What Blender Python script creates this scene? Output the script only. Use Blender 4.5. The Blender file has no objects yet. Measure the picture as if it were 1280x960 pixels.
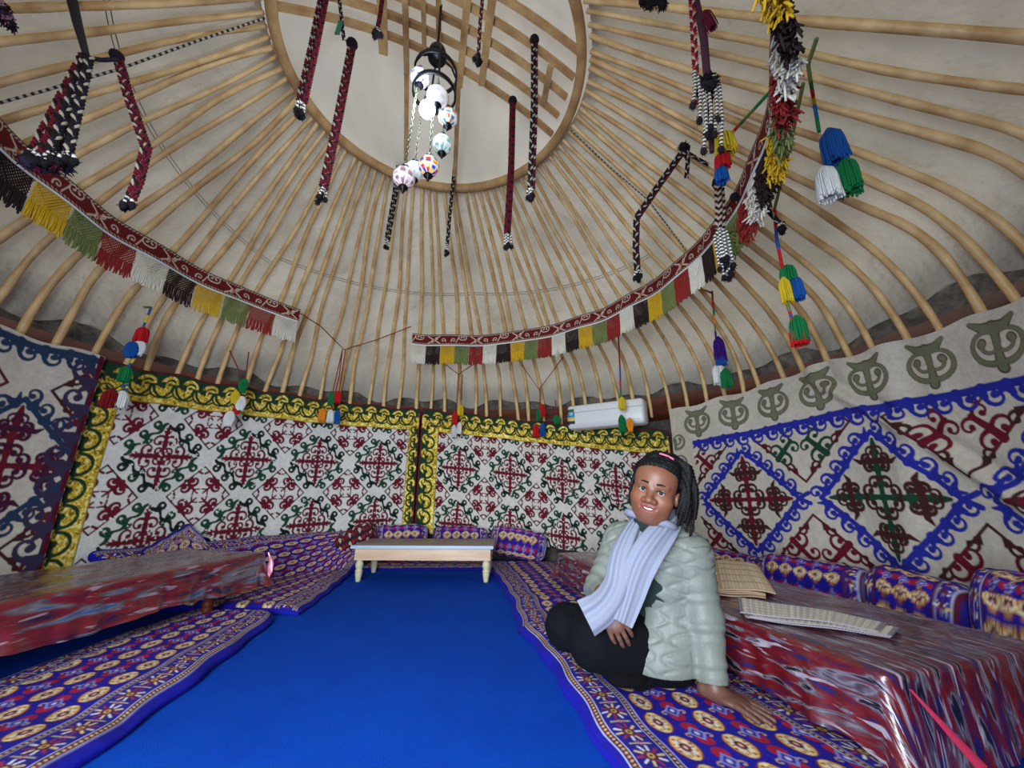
import bpy, math, random
import numpy as np
from math import sin, cos, pi, radians
rng = np.random.default_rng(7); random.seed(7)
SC = bpy.context.scene; COL = SC.collection
# ------------------------------------------------------------ camera geometry
FPX, TH, RO, HC = 482.7, .271, .0045, .72
_fw = np.array([0, cos(TH), sin(TH)]); _u0 = np.array([0, -sin(TH), cos(TH)]); _r0 = np.array([1., 0, 0])
_r = cos(RO)*_r0 + sin(RO)*_u0; _u = -sin(RO)*_r0 + cos(RO)*_u0
O = np.array([0, 0, HC])
C = np.array([-.285, 1.997]); R = 2.7                 # yurt wall circle
CC = np.array([-.50, 1.91]); RC = .97; ZC = 3.32      # crown ring
CB = np.array([-.59, 2.0]); RB = 1.82; ZB = 2.20      # woven band circle
def ray(x, y): return _fw + (x-640)/FPX*_r - (y-480)/FPX*_u
def atz(x, y, z=0.):
    d = ray(x, y); return O + d*(z-HC)/d[2]
def aty(x, y, Y):
    d = ray(x, y); return O + d*Y/d[1]
def cyl(x, y, rad=R, c=C):
    d = ray(x, y); o = O[:2]-c; a = d[:2]@d[:2]; b = 2*o@d[:2]; cc = o@o-rad*rad
    t = (-b+math.sqrt(max(0, b*b-4*a*cc)))/2/a; return O+d*t
def pr(P):
    d = np.asarray(P)-O; z = d@_fw; return 640+FPX*(d@_r)/z, 480-FPX*(d@_u)/z
def zdrop(xy, y):
    "height on the vertical through xy whose image row is y"
    lo, hi = -.2, 4.5
    for _ in range(40):
        m = (lo+hi)/2
        if pr([xy[0], xy[1], m])[1] > y: lo = m
        else: hi = m
    return lo
def azof(P, c=C): d = P[:2]-c; return math.degrees(math.atan2(d[0], d[1]))
def pol(az, r, z, c=C): a = radians(az); return np.array([c[0]+r*sin(a), c[1]+r*cos(a), z])
# ------------------------------------------------------------ colour
def lin(c):
    c = np.asarray(c, float)/255.; return np.where(c <= .04045, c/12.92, ((c+.055)/1.055)**2.4)
def L4(c): return tuple(lin(c))+(1.,)
# ------------------------------------------------------------ mesh builder
class MB:
    def __init__(s): s.v = []; s.f = []; s.c = []; s.n = 0; s.col = False
    def add(s, v, f, c=None):
        v = np.asarray(v, float); f = np.asarray(f, int)
        s.v.append(v); s.f.append(f+s.n); s.n += len(v)
        if c is None: c = np.ones((len(v), 4))
        else:
            s.col = True; c = np.asarray(c, float)
            if c.ndim == 1: c = np.tile(c, (len(v), 1))
            if c.shape[1] == 3: c = np.c_[c, np.zeros(len(c))]
        s.c.append(c); return s
    def grid(s, P, c=None, cu=False, cv=False):
        ny, nx = P.shape[:2]; i = np.arange(ny*nx).reshape(ny, nx)
        if cu: i = np.concatenate([i, i[:, :1]], 1)
        if cv: i = np.concatenate([i, i[:1]], 0)
        f = np.stack([i[:-1, :-1], i[:-1, 1:], i[1:, 1:], i[1:, :-1]], -1).reshape(-1, 4)
        return s.add(P.reshape(-1, 3), f, None if c is None else c.reshape(ny*nx, -1))
    def tube(s, pts, r, n=6, c=None, caps=True, phase=0., ell=1.):
        P = np.asarray(pts, float); m = len(P); r = np.broadcast_to(np.asarray(r, float), (m,)).copy()
        T = np.gradient(P, axis=0); T /= np.linalg.norm(T, axis=1)[:, None]+1e-12
        a = np.array([0, 0, 1.]) if abs(T[0][2]) < .9 else np.array([1., 0, 0])
        N = np.zeros_like(P); nn = np.cross(np.cross(T[0], a), T[0]); 
        for k in range(m):
            nn = nn-(nn@T[k])*T[k]; nn /= np.linalg.norm(nn)+1e-12; N[k] = nn
        B = np.cross(T, N); th = np.arange(n)/n*2*pi+phase
        ring = P[:, None]+r[:, None, None]*(np.cos(th)[None, :, None]*N[:, None]+ell*np.sin(th)[None, :, None]*B[:, None])
        cc = None
        if c is not None:
            c = np.asarray(c, float); cc = np.repeat(c[:, None], n, 1) if c.ndim == 2 else np.tile(c, (m, n, 1))
        s.grid(ring, cc, cu=True)
        if caps:
            for e in (0, m-1):
                ring_e = ring[e]; cen = P[e]; v = np.vstack([ring_e, cen]); 
                j = np.arange(n); k = (j+1) % n
                f = np.stack([j, k, np.full(n, n), np.full(n, n)], 1)[:, [0, 1, 2]] if e else np.stack([k, j, np.full(n, n)], 1)
                s.add(v, np.c_[f, f[:, -1:]], None if c is None else (c[e] if c.ndim == 2 else c))
        return s
    def lathe(s, prof, o, axis=(0, 0, 1), n=20, c=None):
        prof = np.asarray(prof, float); ax = np.asarray(axis, float); ax /= np.linalg.norm(ax)
        a = np.array([1., 0, 0]) if abs(ax[0]) < .9 else np.array([0, 1., 0])
        e1 = np.cross(ax, a); e1 /= np.linalg.norm(e1); e2 = np.cross(ax, e1); th = np.arange(n)/n*2*pi
        P = np.asarray(o)+prof[:, 1][:, None, None]*ax+prof[:, 0][:, None, None]*(np.cos(th)[None, :, None]*e1+np.sin(th)[None, :, None]*e2)
        cc = None
        if c is not None: c = np.asarray(c, float); cc = np.repeat(c[:, None], n, 1) if c.ndim == 2 else np.tile(c, (len(prof), n, 1))
        return s.grid(P, cc, cu=True)
    def ell(s, o, rad, n=14, c=None, R3=None, fn=None):
        th = np.linspace(0, pi, n//2+2)[:, None]; ph = np.linspace(0, 2*pi, n, endpoint=False)[None]
        P = np.stack([np.sin(th)*np.cos(ph), np.sin(th)*np.sin(ph), np.cos(th)+0*ph], -1)
        cc = None
        if c is not None:
            cc = c(P) if callable(c) else np.tile(np.asarray(c, float), P.shape[:2]+(1,))
        if fn is not None: P = fn(P)
        P = P*np.asarray(rad)
        if R3 is not None: P = P@np.asarray(R3)      # rows of R3 are the axes
        return s.grid(P+np.asarray(o), cc, cu=True)
    def box(s, c0, ax, h, bev=.0, c=None):
        "oriented box: centre, 3 axes (rows), half sizes, bevel by a rounded grid"
        ax = np.asarray(ax, float); h = np.asarray(h, float); b = min(bev, h.min()*.9)
        if b <= 0:
            q = np.array([[x, y, z] for x in (-1, 1) for y in (-1, 1) for z in (-1, 1)])*h
            f = [[0, 1, 3, 2], [4, 6, 7, 5], [0, 4, 5, 1], [2, 3, 7, 6], [0, 2, 6, 4], [1, 5, 7, 3]]
            return s.add(q@ax+np.asarray(c0), f, c)
        n = 3; F = []
        for d in range(3):
            e, g = (d+1) % 3, (d+2) % 3
            def line(H): return np.r_[-H, np.linspace(-H+b*.3, -H+b, n-1), np.linspace(H-b, H-b*.3, n-1), H]
            E, G = np.meshgrid(line(h[e]), line(h[g]), indexing='ij')
            for sg in (-1, 1):
                Q = np.zeros(E.shape+(3,)); Q[..., e] = E; Q[..., g] = G; Q[..., d] = sg*h[d]
                core = np.clip(Q, -(h-b), h-b); dd = Q-core; nrm = np.linalg.norm(dd, axis=-1, keepdims=True)
                Q = core+dd/np.maximum(nrm, 1e-9)*b
                if sg < 0: Q = Q[::-1]
                s.grid(Q@ax+np.asarray(c0), None if c is None else np.tile(np.asarray(c, float), Q.shape[:2]+(1,)))
        return s
    def data(s): return np.concatenate(s.v), np.concatenate(s.f), (np.concatenate(s.c) if s.col else None)
def rawmesh(name, V, F, Cc=None, smooth=True):
    me = bpy.data.meshes.new(name); me.vertices.add(len(V)); me.vertices.foreach_set('co', V.astype(np.float32).ravel())
    tri = F[:, 2] == F[:, 3] if F.shape[1] == 4 else np.ones(len(F), bool)
    cnt = np.where(tri, 3, 4); st = np.r_[0, np.cumsum(cnt)[:-1]]
    if F.shape[1] == 4:
        m = np.ones(F.shape, bool); m[tri, 3] = False; li = F[m]
    else: li = F.ravel()
    me.loops.add(len(li)); me.loops.foreach_set('vertex_index', li.astype(np.int32))
    me.polygons.add(len(F)); me.polygons.foreach_set('loop_start', st.astype(np.int32))
    me.polygons.foreach_set('use_smooth', np.full(len(F), smooth))
    me.update(calc_edges=True); me.validate()
    if Cc is not None:
        a = me.color_attributes.new('Col', 'FLOAT_COLOR', 'POINT'); a.data.foreach_set('color', Cc.astype(np.float32).ravel())
    return me
def tag(o, label=None, cat=None, group=None, kind=None):
    for k, v in (('label', label), ('category', cat), ('group', group), ('kind', kind)):
        if v: o[k] = v
    return o
ORI = {}
def obj(name, mb, mat, parent=None, smooth=True, origin=None):
    V, F, Cc = mb.data() if isinstance(mb, MB) else mb
    if parent is not None: org = ORI[parent.name]
    elif origin is not None: org = np.asarray(origin, float)
    else: lo, hi = V.min(0), V.max(0); org = np.array([(lo[0]+hi[0])/2, (lo[1]+hi[1])/2, lo[2]])
    me = rawmesh(name, V-org, F, Cc, smooth); me.materials.append(mat)
    o = bpy.data.objects.new(name, me); COL.objects.link(o)
    if parent is not None: o.parent = parent
    else: o.location = org
    ORI[o.name] = org
    return o
def thing(name, loc, label, cat, group=None):
    o = bpy.data.objects.new(name, None); COL.objects.link(o); o.location = loc; o.empty_display_size = .05
    ORI[o.name] = np.asarray(loc, float); return tag(o, label, cat, group)
# ------------------------------------------------------------ materials
def mat(name, col=None, rough=.8, metal=0., bump=None, attr=False, noise=None, coat=0., spec=.5, emis=None, sheen=0., goldmask=False, trans=0., sss=0.):
    m = bpy.data.materials.new(name); m.use_nodes = True; nt = m.node_tree; N = nt.nodes; Lk = nt.links
    b = N['Principled BSDF']; b.inputs['Roughness'].default_value = rough; b.inputs['Metallic'].default_value = metal
    b.inputs['Specular IOR Level'].default_value = spec; b.inputs['Coat Weight'].default_value = coat
    b.inputs['Coat Roughness'].default_value = .12; b.inputs['Sheen Weight'].default_value = sheen
    if sss: b.inputs['Subsurface Weight'].default_value = sss; b.inputs['Subsurface Radius'].default_value = (.02, .008, .005)
    tc = N.new('ShaderNodeTexCoord'); src = None
    if attr:
        a = N.new('ShaderNodeAttribute'); a.attribute_name = 'Col'; src = a.outputs['Color']
        if goldmask:
            Lk.new(a.outputs['Alpha'], b.inputs['Metallic'])
            mr = N.new('ShaderNodeMapRange'); mr.inputs['To Min'].default_value = rough; mr.inputs['To Max'].default_value = .3
            Lk.new(a.outputs['Alpha'], mr.inputs['Value']); Lk.new(mr.outputs[0], b.inputs['Roughness'])
    elif col is not None:
        b.inputs['Base Color'].default_value = L4(col)
    if noise:       # (scale vec, amount, colour2)
        mp = N.new('ShaderNodeMapping'); mp.inputs['Scale'].default_value = noise[0]; Lk.new(tc.outputs['Object'], mp.inputs['Vector'])
        nz = N.new('ShaderNodeTexNoise'); nz.inputs['Scale'].default_value = 1.; nz.inputs['Detail'].default_value = 5; Lk.new(mp.outputs[0], nz.inputs['Vector'])
        rp = N.new('ShaderNodeMapRange'); rp.inputs['From Min'].default_value = .35; rp.inputs['From Max'].default_value = .65
        rp.inputs['To Max'].default_value = noise[1]; Lk.new(nz.outputs['Fac'], rp.inputs['Value'])
        mx = N.new('ShaderNodeMix'); mx.data_type = 'RGBA'; mx.inputs[7].default_value = L4(noise[2])
        if src: Lk.new(src, mx.inputs[6])
        else: mx.inputs[6].default_value = L4(col)
        Lk.new(rp.outputs[0], mx.inputs[0]); src = mx.outputs[2]
    if src: Lk.new(src, b.inputs['Base Color'])
    if bump:        # list of (scale, strength, distance)
        prev = None
        for sc_, st, di in bump:
            nz = N.new('ShaderNodeTexNoise'); nz.inputs['Scale'].default_value = sc_; nz.inputs['Detail'].default_value = 3
            Lk.new(tc.outputs['Object'], nz.inputs['Vector']); bp = N.new('ShaderNodeBump')
            bp.inputs['Strength'].default_value = st; bp.inputs['Distance'].default_value = di; Lk.new(nz.outputs['Fac'], bp.inputs['Height'])
            if prev: Lk.new(prev, bp.inputs['Normal'])
            prev = bp.outputs[0]
        Lk.new(prev, b.inputs['Normal'])
    if emis:
        b.inputs['Emission Color'].default_value = L4(emis[0]); b.inputs['Emission Strength'].default_value = emis[1]
    if trans:
        tr = N.new('ShaderNodeBsdfTranslucent'); ms = N.new('ShaderNodeMixShader'); ms.inputs[0].default_value = trans
        if src: Lk.new(src, tr.inputs['Color'])
        else: tr.inputs['Color'].default_value = L4(col)
        if bump: Lk.new(prev, tr.inputs['Normal'])
        out = N['Material Output']; Lk.new(b.outputs[0], ms.inputs[1]); Lk.new(tr.outputs[0], ms.inputs[2]); Lk.new(ms.outputs[0], out.inputs['Surface'])
    return m
# ------------------------------------------------------------ pattern canvas (complex plane, metres)
class Canvas:
    def __init__(s, w, h, res, bg):
        s.nx = int(round(w/res))+1; s.ny = int(round(h/res))+1; s.res = res; s.w = w; s.h = h
        s.img = np.tile(np.r_[lin(bg), 0.], (s.ny, s.nx, 1))
        s.x = np.arange(s.nx)*res; s.y = np.arange(s.ny)*res
    def win(s, x0, y0, x1, y1):
        a = max(0, int(x0/s.res)-1); b = min(s.nx, int(x1/s.res)+2); c = max(0, int(y0/s.res)-1); d = min(s.ny, int(y1/s.res)+2)
        if a >= b or c >= d: return None
        return a, b, c, d, s.x[a:b][None, :], s.y[c:d][:, None]
    def put(s, W, d, col, m=0.):
        a, b, c, e = W[:4]; al = np.clip(.5-d/s.res, 0, 1)[..., None]
        s.img[c:e, a:b] = s.img[c:e, a:b]*(1-al)+np.r_[lin(col), m]*al
    def stroke(s, pts, w, col, m=0.):
        P = np.asarray(pts, complex); w = np.broadcast_to(np.asarray(w, float), P.shape)/2; mw = w.max()+s.res
        W = s.win(P.real.min()-mw, P.imag.min()-mw, P.real.max()+mw, P.imag.max()+mw)
        if W is None: return
        Z = W[4]+1j*W[5]; D = np.full(Z.shape, 9.)
        for k in range(len(P)-1):
            e = P[k+1]-P[k]; l2 = abs(e)**2+1e-12; t = np.clip(((Z-P[k])*np.conj(e)).real/l2, 0, 1)
            D = np.minimum(D, abs(Z-P[k]-t*e)-(w[k]*(1-t)+w[k+1]*t))
        s.put(W, D, col, m)
    def poly(s, pts, col, m=0.):
        P = np.asarray(pts, complex); W = s.win(P.real.min(), P.imag.min(), P.real.max(), P.imag.max())
        if W is None: return
        Z = W[4]+1j*W[5]; D = np.full(Z.shape, 9.); ins = np.zeros(Z.shape, bool)
        for k in range(len(P)):
            p, q = P[k], P[(k+1) % len(P)]; e = q-p; t = np.clip(((Z-p)*np.conj(e)).real/(abs(e)**2+1e-12), 0, 1); D = np.minimum(D, abs(Z-p-t*e))
            cr = ((p.imag > Z.imag) != (q.imag > Z.imag)); xx = (q.real-p.real)*(Z.imag-p.imag)/(q.imag-p.imag+1e-15)+p.real; ins ^= cr & (Z.real < xx)
        s.put(W, np.where(ins, -D, D), col, m)
    def rect(s, x0, y0, x1, y1, col, m=0.):
        W = s.win(x0, y0, x1, y1)
        if W is None: return
        X, Y = W[4], W[5]; s.put(W, np.maximum(abs(X-(x0+x1)/2)-(x1-x0)/2, abs(Y-(y0+y1)/2)-(y1-y0)/2)+0*X, col, m)
    def oval(s, c, a, b, col, m=0.):
        W = s.win(c.real-a, c.imag-b, c.real+a, c.imag+b)
        if W is None: return
        X, Y = W[4]-c.real, W[5]-c.imag; s.put(W, (np.sqrt((X/a)**2+(Y/b)**2)-1)*min(a, b), col, m)
    def curl(s, p, head, ln, turn, w, col, m=0., n=13, w1=.55, T=None, dec=1.5, ball=1.25):
        t = np.linspace(0, 1, n); ang = head+turn*1.18*t; st = np.exp(-dec*t); st /= st.sum()
        q = np.r_[0, np.cumsum(ln*st*np.exp(1j*ang))][:n]; P = p+q
        if T: P = T(P)
        ww = w*(1-(1-w1)*np.sin(t*pi*.8)); ww[0] = w; ww[-2:] = w*ball
        s.stroke(P, ww, col, m)
# ------------------------------------------------------------ felt wall hangings
FELT = (216, 213, 206); MAR = (104, 22, 40); GRN = (28, 66, 48); BLU = (38, 44, 150); BRN = (66, 34, 32); GOLD = (226, 190, 60); DKG = (30, 58, 42)
def gcross(cv, c, a, b, col=MAR):
    for k in range(4):
        rot = 1j**k
        T = lambda P, rot=rot: c+((P*rot).real*a+1j*(P*rot).imag*b)
        s = (a+b)/2
        cv.stroke(T(np.linspace(0, 1, 6)), s*np.array([.13, .115, .18, .13, .18, .06]), col)
        for sg in (1, -1):
            cv.curl(.62+0j, sg*1.05, .80, sg*4.6, s*.105, col, T=T)
            cv.curl(.20+.02j*sg, sg*.85, .52, sg*4.2, s*.08, col, T=T)
            cv.stroke(T(np.array([.72, .86+.11j*sg])), s*.05, col)
            cv.stroke(T(np.array([.86, .97+.07j*sg])), s*.04, col)
            cv.stroke(T(np.array([.40, .50+.09j*sg])), s*.04, col)
def edge_pts(c, a, b):
    q = [c+a, c+1j*b, c-a, c-1j*b]; return [(q[k], q[(k+1) % 4]) for k in range(4)]
def gborder(cv, c, a, b, col=GRN, dk=(22, 34, 30)):
    for k, (p, q) in enumerate(edge_pts(c, a, b)):
        e = q-p; h = np.angle(e); L = abs(e); cl = col if k % 2 else dk
        t = np.linspace(.04, .96, 25); n = e/L*1j
        P = p+e*t-n*.012*np.sin(t*6*pi)
        cv.stroke(P, .014+.014*np.abs(np.sin(t*3*pi)), cl)
        for t0, sg in ((.20, 1), (.5, 1), (.80, 1)):
            for d in (1, -1):
                c0 = p+e*t0-n*.004
                cv.curl(c0, h-d*(.75)+(pi if d < 0 else 0), L*.36, -d*4.4, .021, cl if t0 != .5 else col, ball=1.)
            cv.stroke([p+e*t0, p+e*t0-n*.030], .022, cl)
        cv.curl(p+e*.5+n*0, h+.9, L*.2, 3.6, .013, cl); cv.curl(p+e*.5, h+pi-.9, L*.2, -3.6, .013, cl)
def gsmall(cv, c, a, b, col=MAR):
    for p, q in edge_pts(c, a, b):
        e = q-p; h = np.angle(e); L = abs(e); n = e/L*1j
        cv.stroke([p, q], .010, (50, 18, 28))
        m = p+e*.5; cv.poly([p+e*.28, p+e*.72, m+n*.05], col)
        cv.stroke([m, m+n*.13], [.03, .012], col)
        for d in (1, -1):
            cv.curl(m+n*.05, h+pi/2-d*.8, L*.42, -d*4.6, .027, col)
            cv.stroke([m+n*.09, m+n*.115+d*e/L*.03], .011, col)
            cv.stroke([p+e*(.5+.33*d), p+e*(.5+.36*d)+n*.03], .016, col)
def gold_vine(cv, p, q, wd, flip=1):
    "s-scrolls of dark green on a gold ground along p->q, width wd to the left side"
    e = q-p; L = abs(e); u = e/L; n = u*1j*flip; k = max(2, int(round(L/.155))); 
    quad = [p, q, q+n*wd, p+n*wd]; cv.poly(quad, GOLD, .5)
    cv.poly([p, q, q+n*wd*.44, p+n*wd*.44], DKG)
    for i in range(k):
        c0 = p+u*(i+.5)*L/k; h = np.angle(u)
        sg = flip; c1 = c0+u*L/k*.5
        cv.curl(c1+n*wd*.62, h-sg*(pi/2+.35), wd*1.15, sg*4.9, .034, GOLD, .5); cv.curl(c0+n*wd*.62, h-sg*(pi/2-.35), wd*.75, -sg*4.6, .024, GOLD, .5)
        for d in (1, -1): cv.curl(c0+n*wd*.40+u*d*.008, h+sg*(pi/2-d*.25), wd*1.45, -sg*d*4.9, .021, DKG)
        cv.poly([c1-u*.03+n*wd*.3, c1+u*.03+n*wd*.3, c1+n*wd*.55], DKG)
    cv.stroke([p+n*wd, q+n*wd], .006, (120, 110, 60))
def fine_noise(ny, nx, f, seed):
    g = np.random.default_rng(seed); a = g.random((ny//f+3, nx//f+3)); y = np.arange(ny)/f; x = np.arange(nx)/f
    yi = y.astype(int); xi = x.astype(int); fy = (y-yi)[:, None]; fx = (x-xi)[None]
    return a[yi][:, xi]*(1-fy)*(1-fx)+a[yi+1][:, xi]*fy*(1-fx)+a[yi][:, xi+1]*(1-fy)*fx+a[yi+1][:, xi+1]*fy*fx
def gold_panel(W, H, u0, pu, rows, right, seed, base=FELT, left=.21, top=.24):
    cv = Canvas(W, H, .0048, base); a, b = pu*.5, .29
    hi = max(rows)
    for j in range(-1, 3):
        v = hi-j*.58
        for i in range(-1, 6):
            c = u0+i*pu+1j*v
            gborder(cv, c, a*.80, b*.84); gcross(cv, c, a*.66, b*.74)
            gsmall(cv, c+a-1j*.29, a*.70, b*.76)
    # light sequins along the motifs
    g = np.random.default_rng(seed)
    for _ in range(700):
        p = complex(g.uniform(0, W), g.uniform(0, H)); iy, ix = int(p.imag/.0048), int(p.real/.0048)
        if cv.img[iy, ix, :3].max() < .15: cv.oval(p, .006, .006, (235, 235, 230))
    gold_vine(cv, complex(0, H), complex(W, H), top, -1); gold_vine(cv, complex(0, 0), complex(0, H-top*.9), left, -1)
    if right: gold_vine(cv, complex(W, 0), complex(W, H-top*.9), right, 1)
    cv.stroke([0, 1j*H, W+1j*H, W+0j], .022, (92, 18, 30))
    return cv
def dog(cv, p, q, side, col, sp=.115, h0=.06, w=.020, lw=.026):
    "straight line with a row of running hooks on one side"
    e = q-p; L = abs(e); u = e/L; n = u*1j*side; k = max(1, int(round(L/sp))); cv.stroke([p, q], lw, col)
    for i in range(k):
        c0 = p+u*(i+.5)*L/k; h = np.angle(n)
        cv.stroke([c0, c0+n*h0*.55+u*.012], [w*2.0, w*1.1], col)
        cv.curl(c0+n*h0*.30+u*.006, h-side*.05, h0*2.5, -side*5.0, w, col)
        cv.poly([c0-u*h0*.75, c0+u*h0*.35, c0+n*h0*.75+u*h0*.1], col); cv.stroke([c0+n*h0*.2-u*h0*.3, c0+n*h0*.62-u*h0*.75], [w*1.3, w*.5], col)
def tree(cv, c, a, b, col, col2):
    for k in range(4):
        rot = 1j**k
        T = lambda P, rot=rot: c+((P*rot).real*a+1j*(P*rot).imag*b)
        s = (a+b)/2; cl = col2
        cv.stroke(T(np.linspace(0, 1, 9)), s*np.array([.11, .09, .15, .10, .14, .10, .15, .12, .06]), col)
        for sg in (1, -1):
            cv.stroke(T(np.array([.62, .60+.30j*sg, .66+.40j*sg])), s*np.array([.12, .09, .03]), cl)
            cv.curl(.60+.22j*sg, sg*.35, .32, -sg*4.6, s*.085, cl, T=T)
            cv.curl(.60+.20j*sg, sg*2.6, .34, sg*4.4, s*.085, cl, T=T)
            cv.curl(.85+0j, sg*1.25, .34, sg*4.6, s*.06, cl, T=T)
            cv.curl(.30+0j, sg*1.0, .44, sg*4.6, s*.08, cl, T=T)
            cv.stroke(T(np.array([.45, .47+.13j*sg])), s*.06, col)
            cv.curl(.47+.1j*sg, sg*.6, .16, sg*3.2, s*.04, cl, T=T)
def inner_small(cv, c, a, b, col, colx):
    for p, q in edge_pts(c, a, b):
        e = q-p; L = abs(e); n = e/L*1j; h = np.angle(e); cv.stroke([p, q], .016, col)
        m = p+e*.5; cv.stroke([m, m+n*.17], [.05, .03], colx)
        for d in (1, -1):
            cv.curl(m+n*.06, h+pi/2-d*1.0, .21, -d*4.7, .028, colx); cv.curl(m+n*.15, h+pi/2-d*.6, .17, -d*4.7, .024, colx)
            cv.curl(p+e*(.5+.3*d), h+pi/2+d*.4, .14, d*4.6, .022, col); cv.poly([p+e*(.5+.22*d), p+e*(.5+.38*d), p+e*(.5+.3*d)+n*.04], col)
def blue_panel(W, H, u0, pu, vc, seed, lb=.20, strip=.36, blu=BLU, cols=((MAR, BRN), (GRN, BRN)), scroll=True, smallc=MAR):
    cv = Canvas(W, H, .0048, (200, 191, 176)); a = pu/2; b = a*.98
    for i in range(-1, 5):
        c = u0+i*pu+1j*vc; ai, bi = a*.84, b*.84
        q = [c+ai, c+1j*bi, c-ai, c-1j*bi]
        for k in range(4): dog(cv, q[k], q[(k+1) % 4], -1, blu, sp=.104, h0=.070, w=.025, lw=.030)
        for d_ in (1, -1): cv.stroke([c+ai, c+a+1j*d_*.035], .03, blu)
        cm, ce = cols[i % 2]; tree(cv, c, ai*.86, bi*.88, cm, ce)
        d = c+a
        for sgn in (1, -1):
            inner_small(cv, d+1j*b*sgn, a*.76, b*.76, BRN if (i % 2) else (84, 26, 34), GRN if (sgn > 0 and i % 2 == 0) else smallc)
    cv.rect(0, H-strip-.035, W, H, (200, 191, 176)); 
    dog(cv, complex(lb, H-strip), complex(W, H-strip), -1, blu, sp=.125, h0=.080, w=.028, lw=.040)
    if scroll:
        GY = (122, 124, 100)
        cv.rect(0, 0, lb, H, (196, 186, 166))
        k = int(W/.35)
        for i in range(k):
            c0 = complex(lb*.5+(i+.5)*.35, H-.045)
            for w, cl, m in ((.050, (70, 50, 34), 0), (.036, GY, .3)):
                cv.stroke([c0-.10, c0-.05-.035j, c0+.05-.035j, c0+.10], [w*.5, w*1.1, w*1.1, w*.5], cl, m); cv.stroke([c0-.03j, c0-.13j, c0-.240j], [w*1.1, w*.7, w*1.2], cl, m)
                for d in (1, -1): cv.curl(c0-.215j+d*.008, pi/2-d*1.60, .54, d*7.4, w*.70, cl, m, n=26, dec=1.15)
        for i in range(int((H-.3)/.2)):
            c0 = complex(.03, .12+i*.2)
            for w, cl, m in ((.046, (70, 50, 34), 0), (.032, GY, .35)):
                cv.curl(c0, .0, .44, 7.4, w*.55, cl, m, n=26, dec=1.15); cv.stroke([c0, c0+.09j], w*.6, cl, m)
    return cv
def hang_panel(name, cv, az0, az1, ztop, zbot, mt, label, rad=2.655, fold=.012, seed=1, parent=None, crease=None):
    "cloth hung round the wall: canvas u -> azimuth, v -> height (0 bottom, H top)"
    ny, nx = cv.ny, cv.nx; az = np.radians(az0+(az1-az0)*np.arange(nx)/(nx-1)); v = np.arange(ny)/(ny-1)
    zt = np.interp(np.degrees(az), *zip(*ztop)); zb = np.interp(np.degrees(az), *zip(*zbot))
    Z = zb[None]+(zt-zb)[None]*v[:, None]
    n1 = fine_noise(ny, nx, 90, seed)-.5; n2 = fine_noise(ny, nx, 33, seed+9)-.5
    Z = Z+.012*np.sin(az*38+seed)[None]*v[:, None]**6
    rr = rad+fold*(2.2*n1+1.0*n2)-.012*np.sin(az*26+seed)[None]*(.3+.7*(1-v[:, None]))
    if crease:
        for (a0, z0, a1, z1, amp, wd_) in crease:
            f_ = np.clip((Z-z0)/(z1-z0), 0, 1); da = (np.degrees(az)[None]-(a0+(a1-a0)*f_)); rr = rr-amp*np.exp(-(da/wd_)**2)+amp*.6*np.exp(-((da-wd_*1.5)/wd_)**2)
    rr = np.minimum(rr, 2.668)
    P = np.stack([C[0]+rr*np.sin(az)[None], C[1]+rr*np.cos(az)[None], Z], -1)
    img = cv.img.copy(); w = (fine_noise(ny, nx, 5, seed+3)-.5)*.14+(fine_noise(ny, nx, 2, seed+4)-.5)*.16; img[..., :3] *= (1+w)[..., None]
    gm = img[..., 3] > .45; sp = fine_noise(ny, nx, 2, seed+7)*.6+fine_noise(ny, nx, 4, seed+8)*.4+(fine_noise(ny, nx, 40, seed+6)-.5)*.3
    gc = np.where((sp > .62)[..., None], lin((255, 240, 150)), np.where((sp > .36)[..., None], lin((222, 190, 62)), lin((140, 116, 34)))); img[..., :3] = np.where(gm[..., None], gc, img[..., :3]); rr = rr-np.where(gm, .005*sp, 0); P = np.stack([C[0]+rr*np.sin(az)[None], C[1]+rr*np.cos(az)[None], Z], -1)
    mb = MB(); mb.grid(P[::-1], img[::-1])
    back = np.stack([C[0]+(rr+.006)*np.sin(az)[None], C[1]+(rr+.006)*np.cos(az)[None], Z], -1)   # felt thickness: rim strips
    for A, B, cc in ((P[-1], back[-1], img[-1]), (P[:, 0], back[:, 0], img[:, 0]), (P[:, -1], back[:, -1], img[:, -1])):
        mb.grid(np.stack([A, B], 0), np.stack([cc, cc], 0))
    o = obj(name, mb, mt); tag(o, label, 'wall hanging'); return o
# ------------------------------------------------------------ quilt pattern (blue velour with guls)
QB = (20, 14, 140); CRM = (216, 200, 170); DRD = (110, 18, 44); ORG = (196, 120, 50)
def gul_a(cv, c, s=1.):
    cv.oval(c, .047*s, .034*s, (120, 26, 40)); cv.oval(c, .043*s, .030*s, (205, 160, 80)); cv.oval(c, .036*s, .024*s, CRM)
    for d in (1, -1): cv.oval(c+d*.036*s, .009*s, .014*s, (224, 200, 140))
    cv.oval(c, .017*s, .013*s, (90, 26, 44)); cv.oval(c, .007*s, .005*s, (214, 160, 150))
    for k in range(8):
        d = np.exp(1j*(k*pi/4+.39)); e = complex(d.real*.034, d.imag*.024)*s; cv.oval(c+e, .0045*s, .0045*s, (150, 60, 40) if k % 2 else (190, 130, 60))
    for d in (1, -1): cv.stroke([c+d*.020*s, c+d*.030*s], .004*s, (120, 50, 60)); cv.stroke([c+1j*d*.015*s, c+1j*d*.021*s], .004*s, (140, 70, 60))
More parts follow.
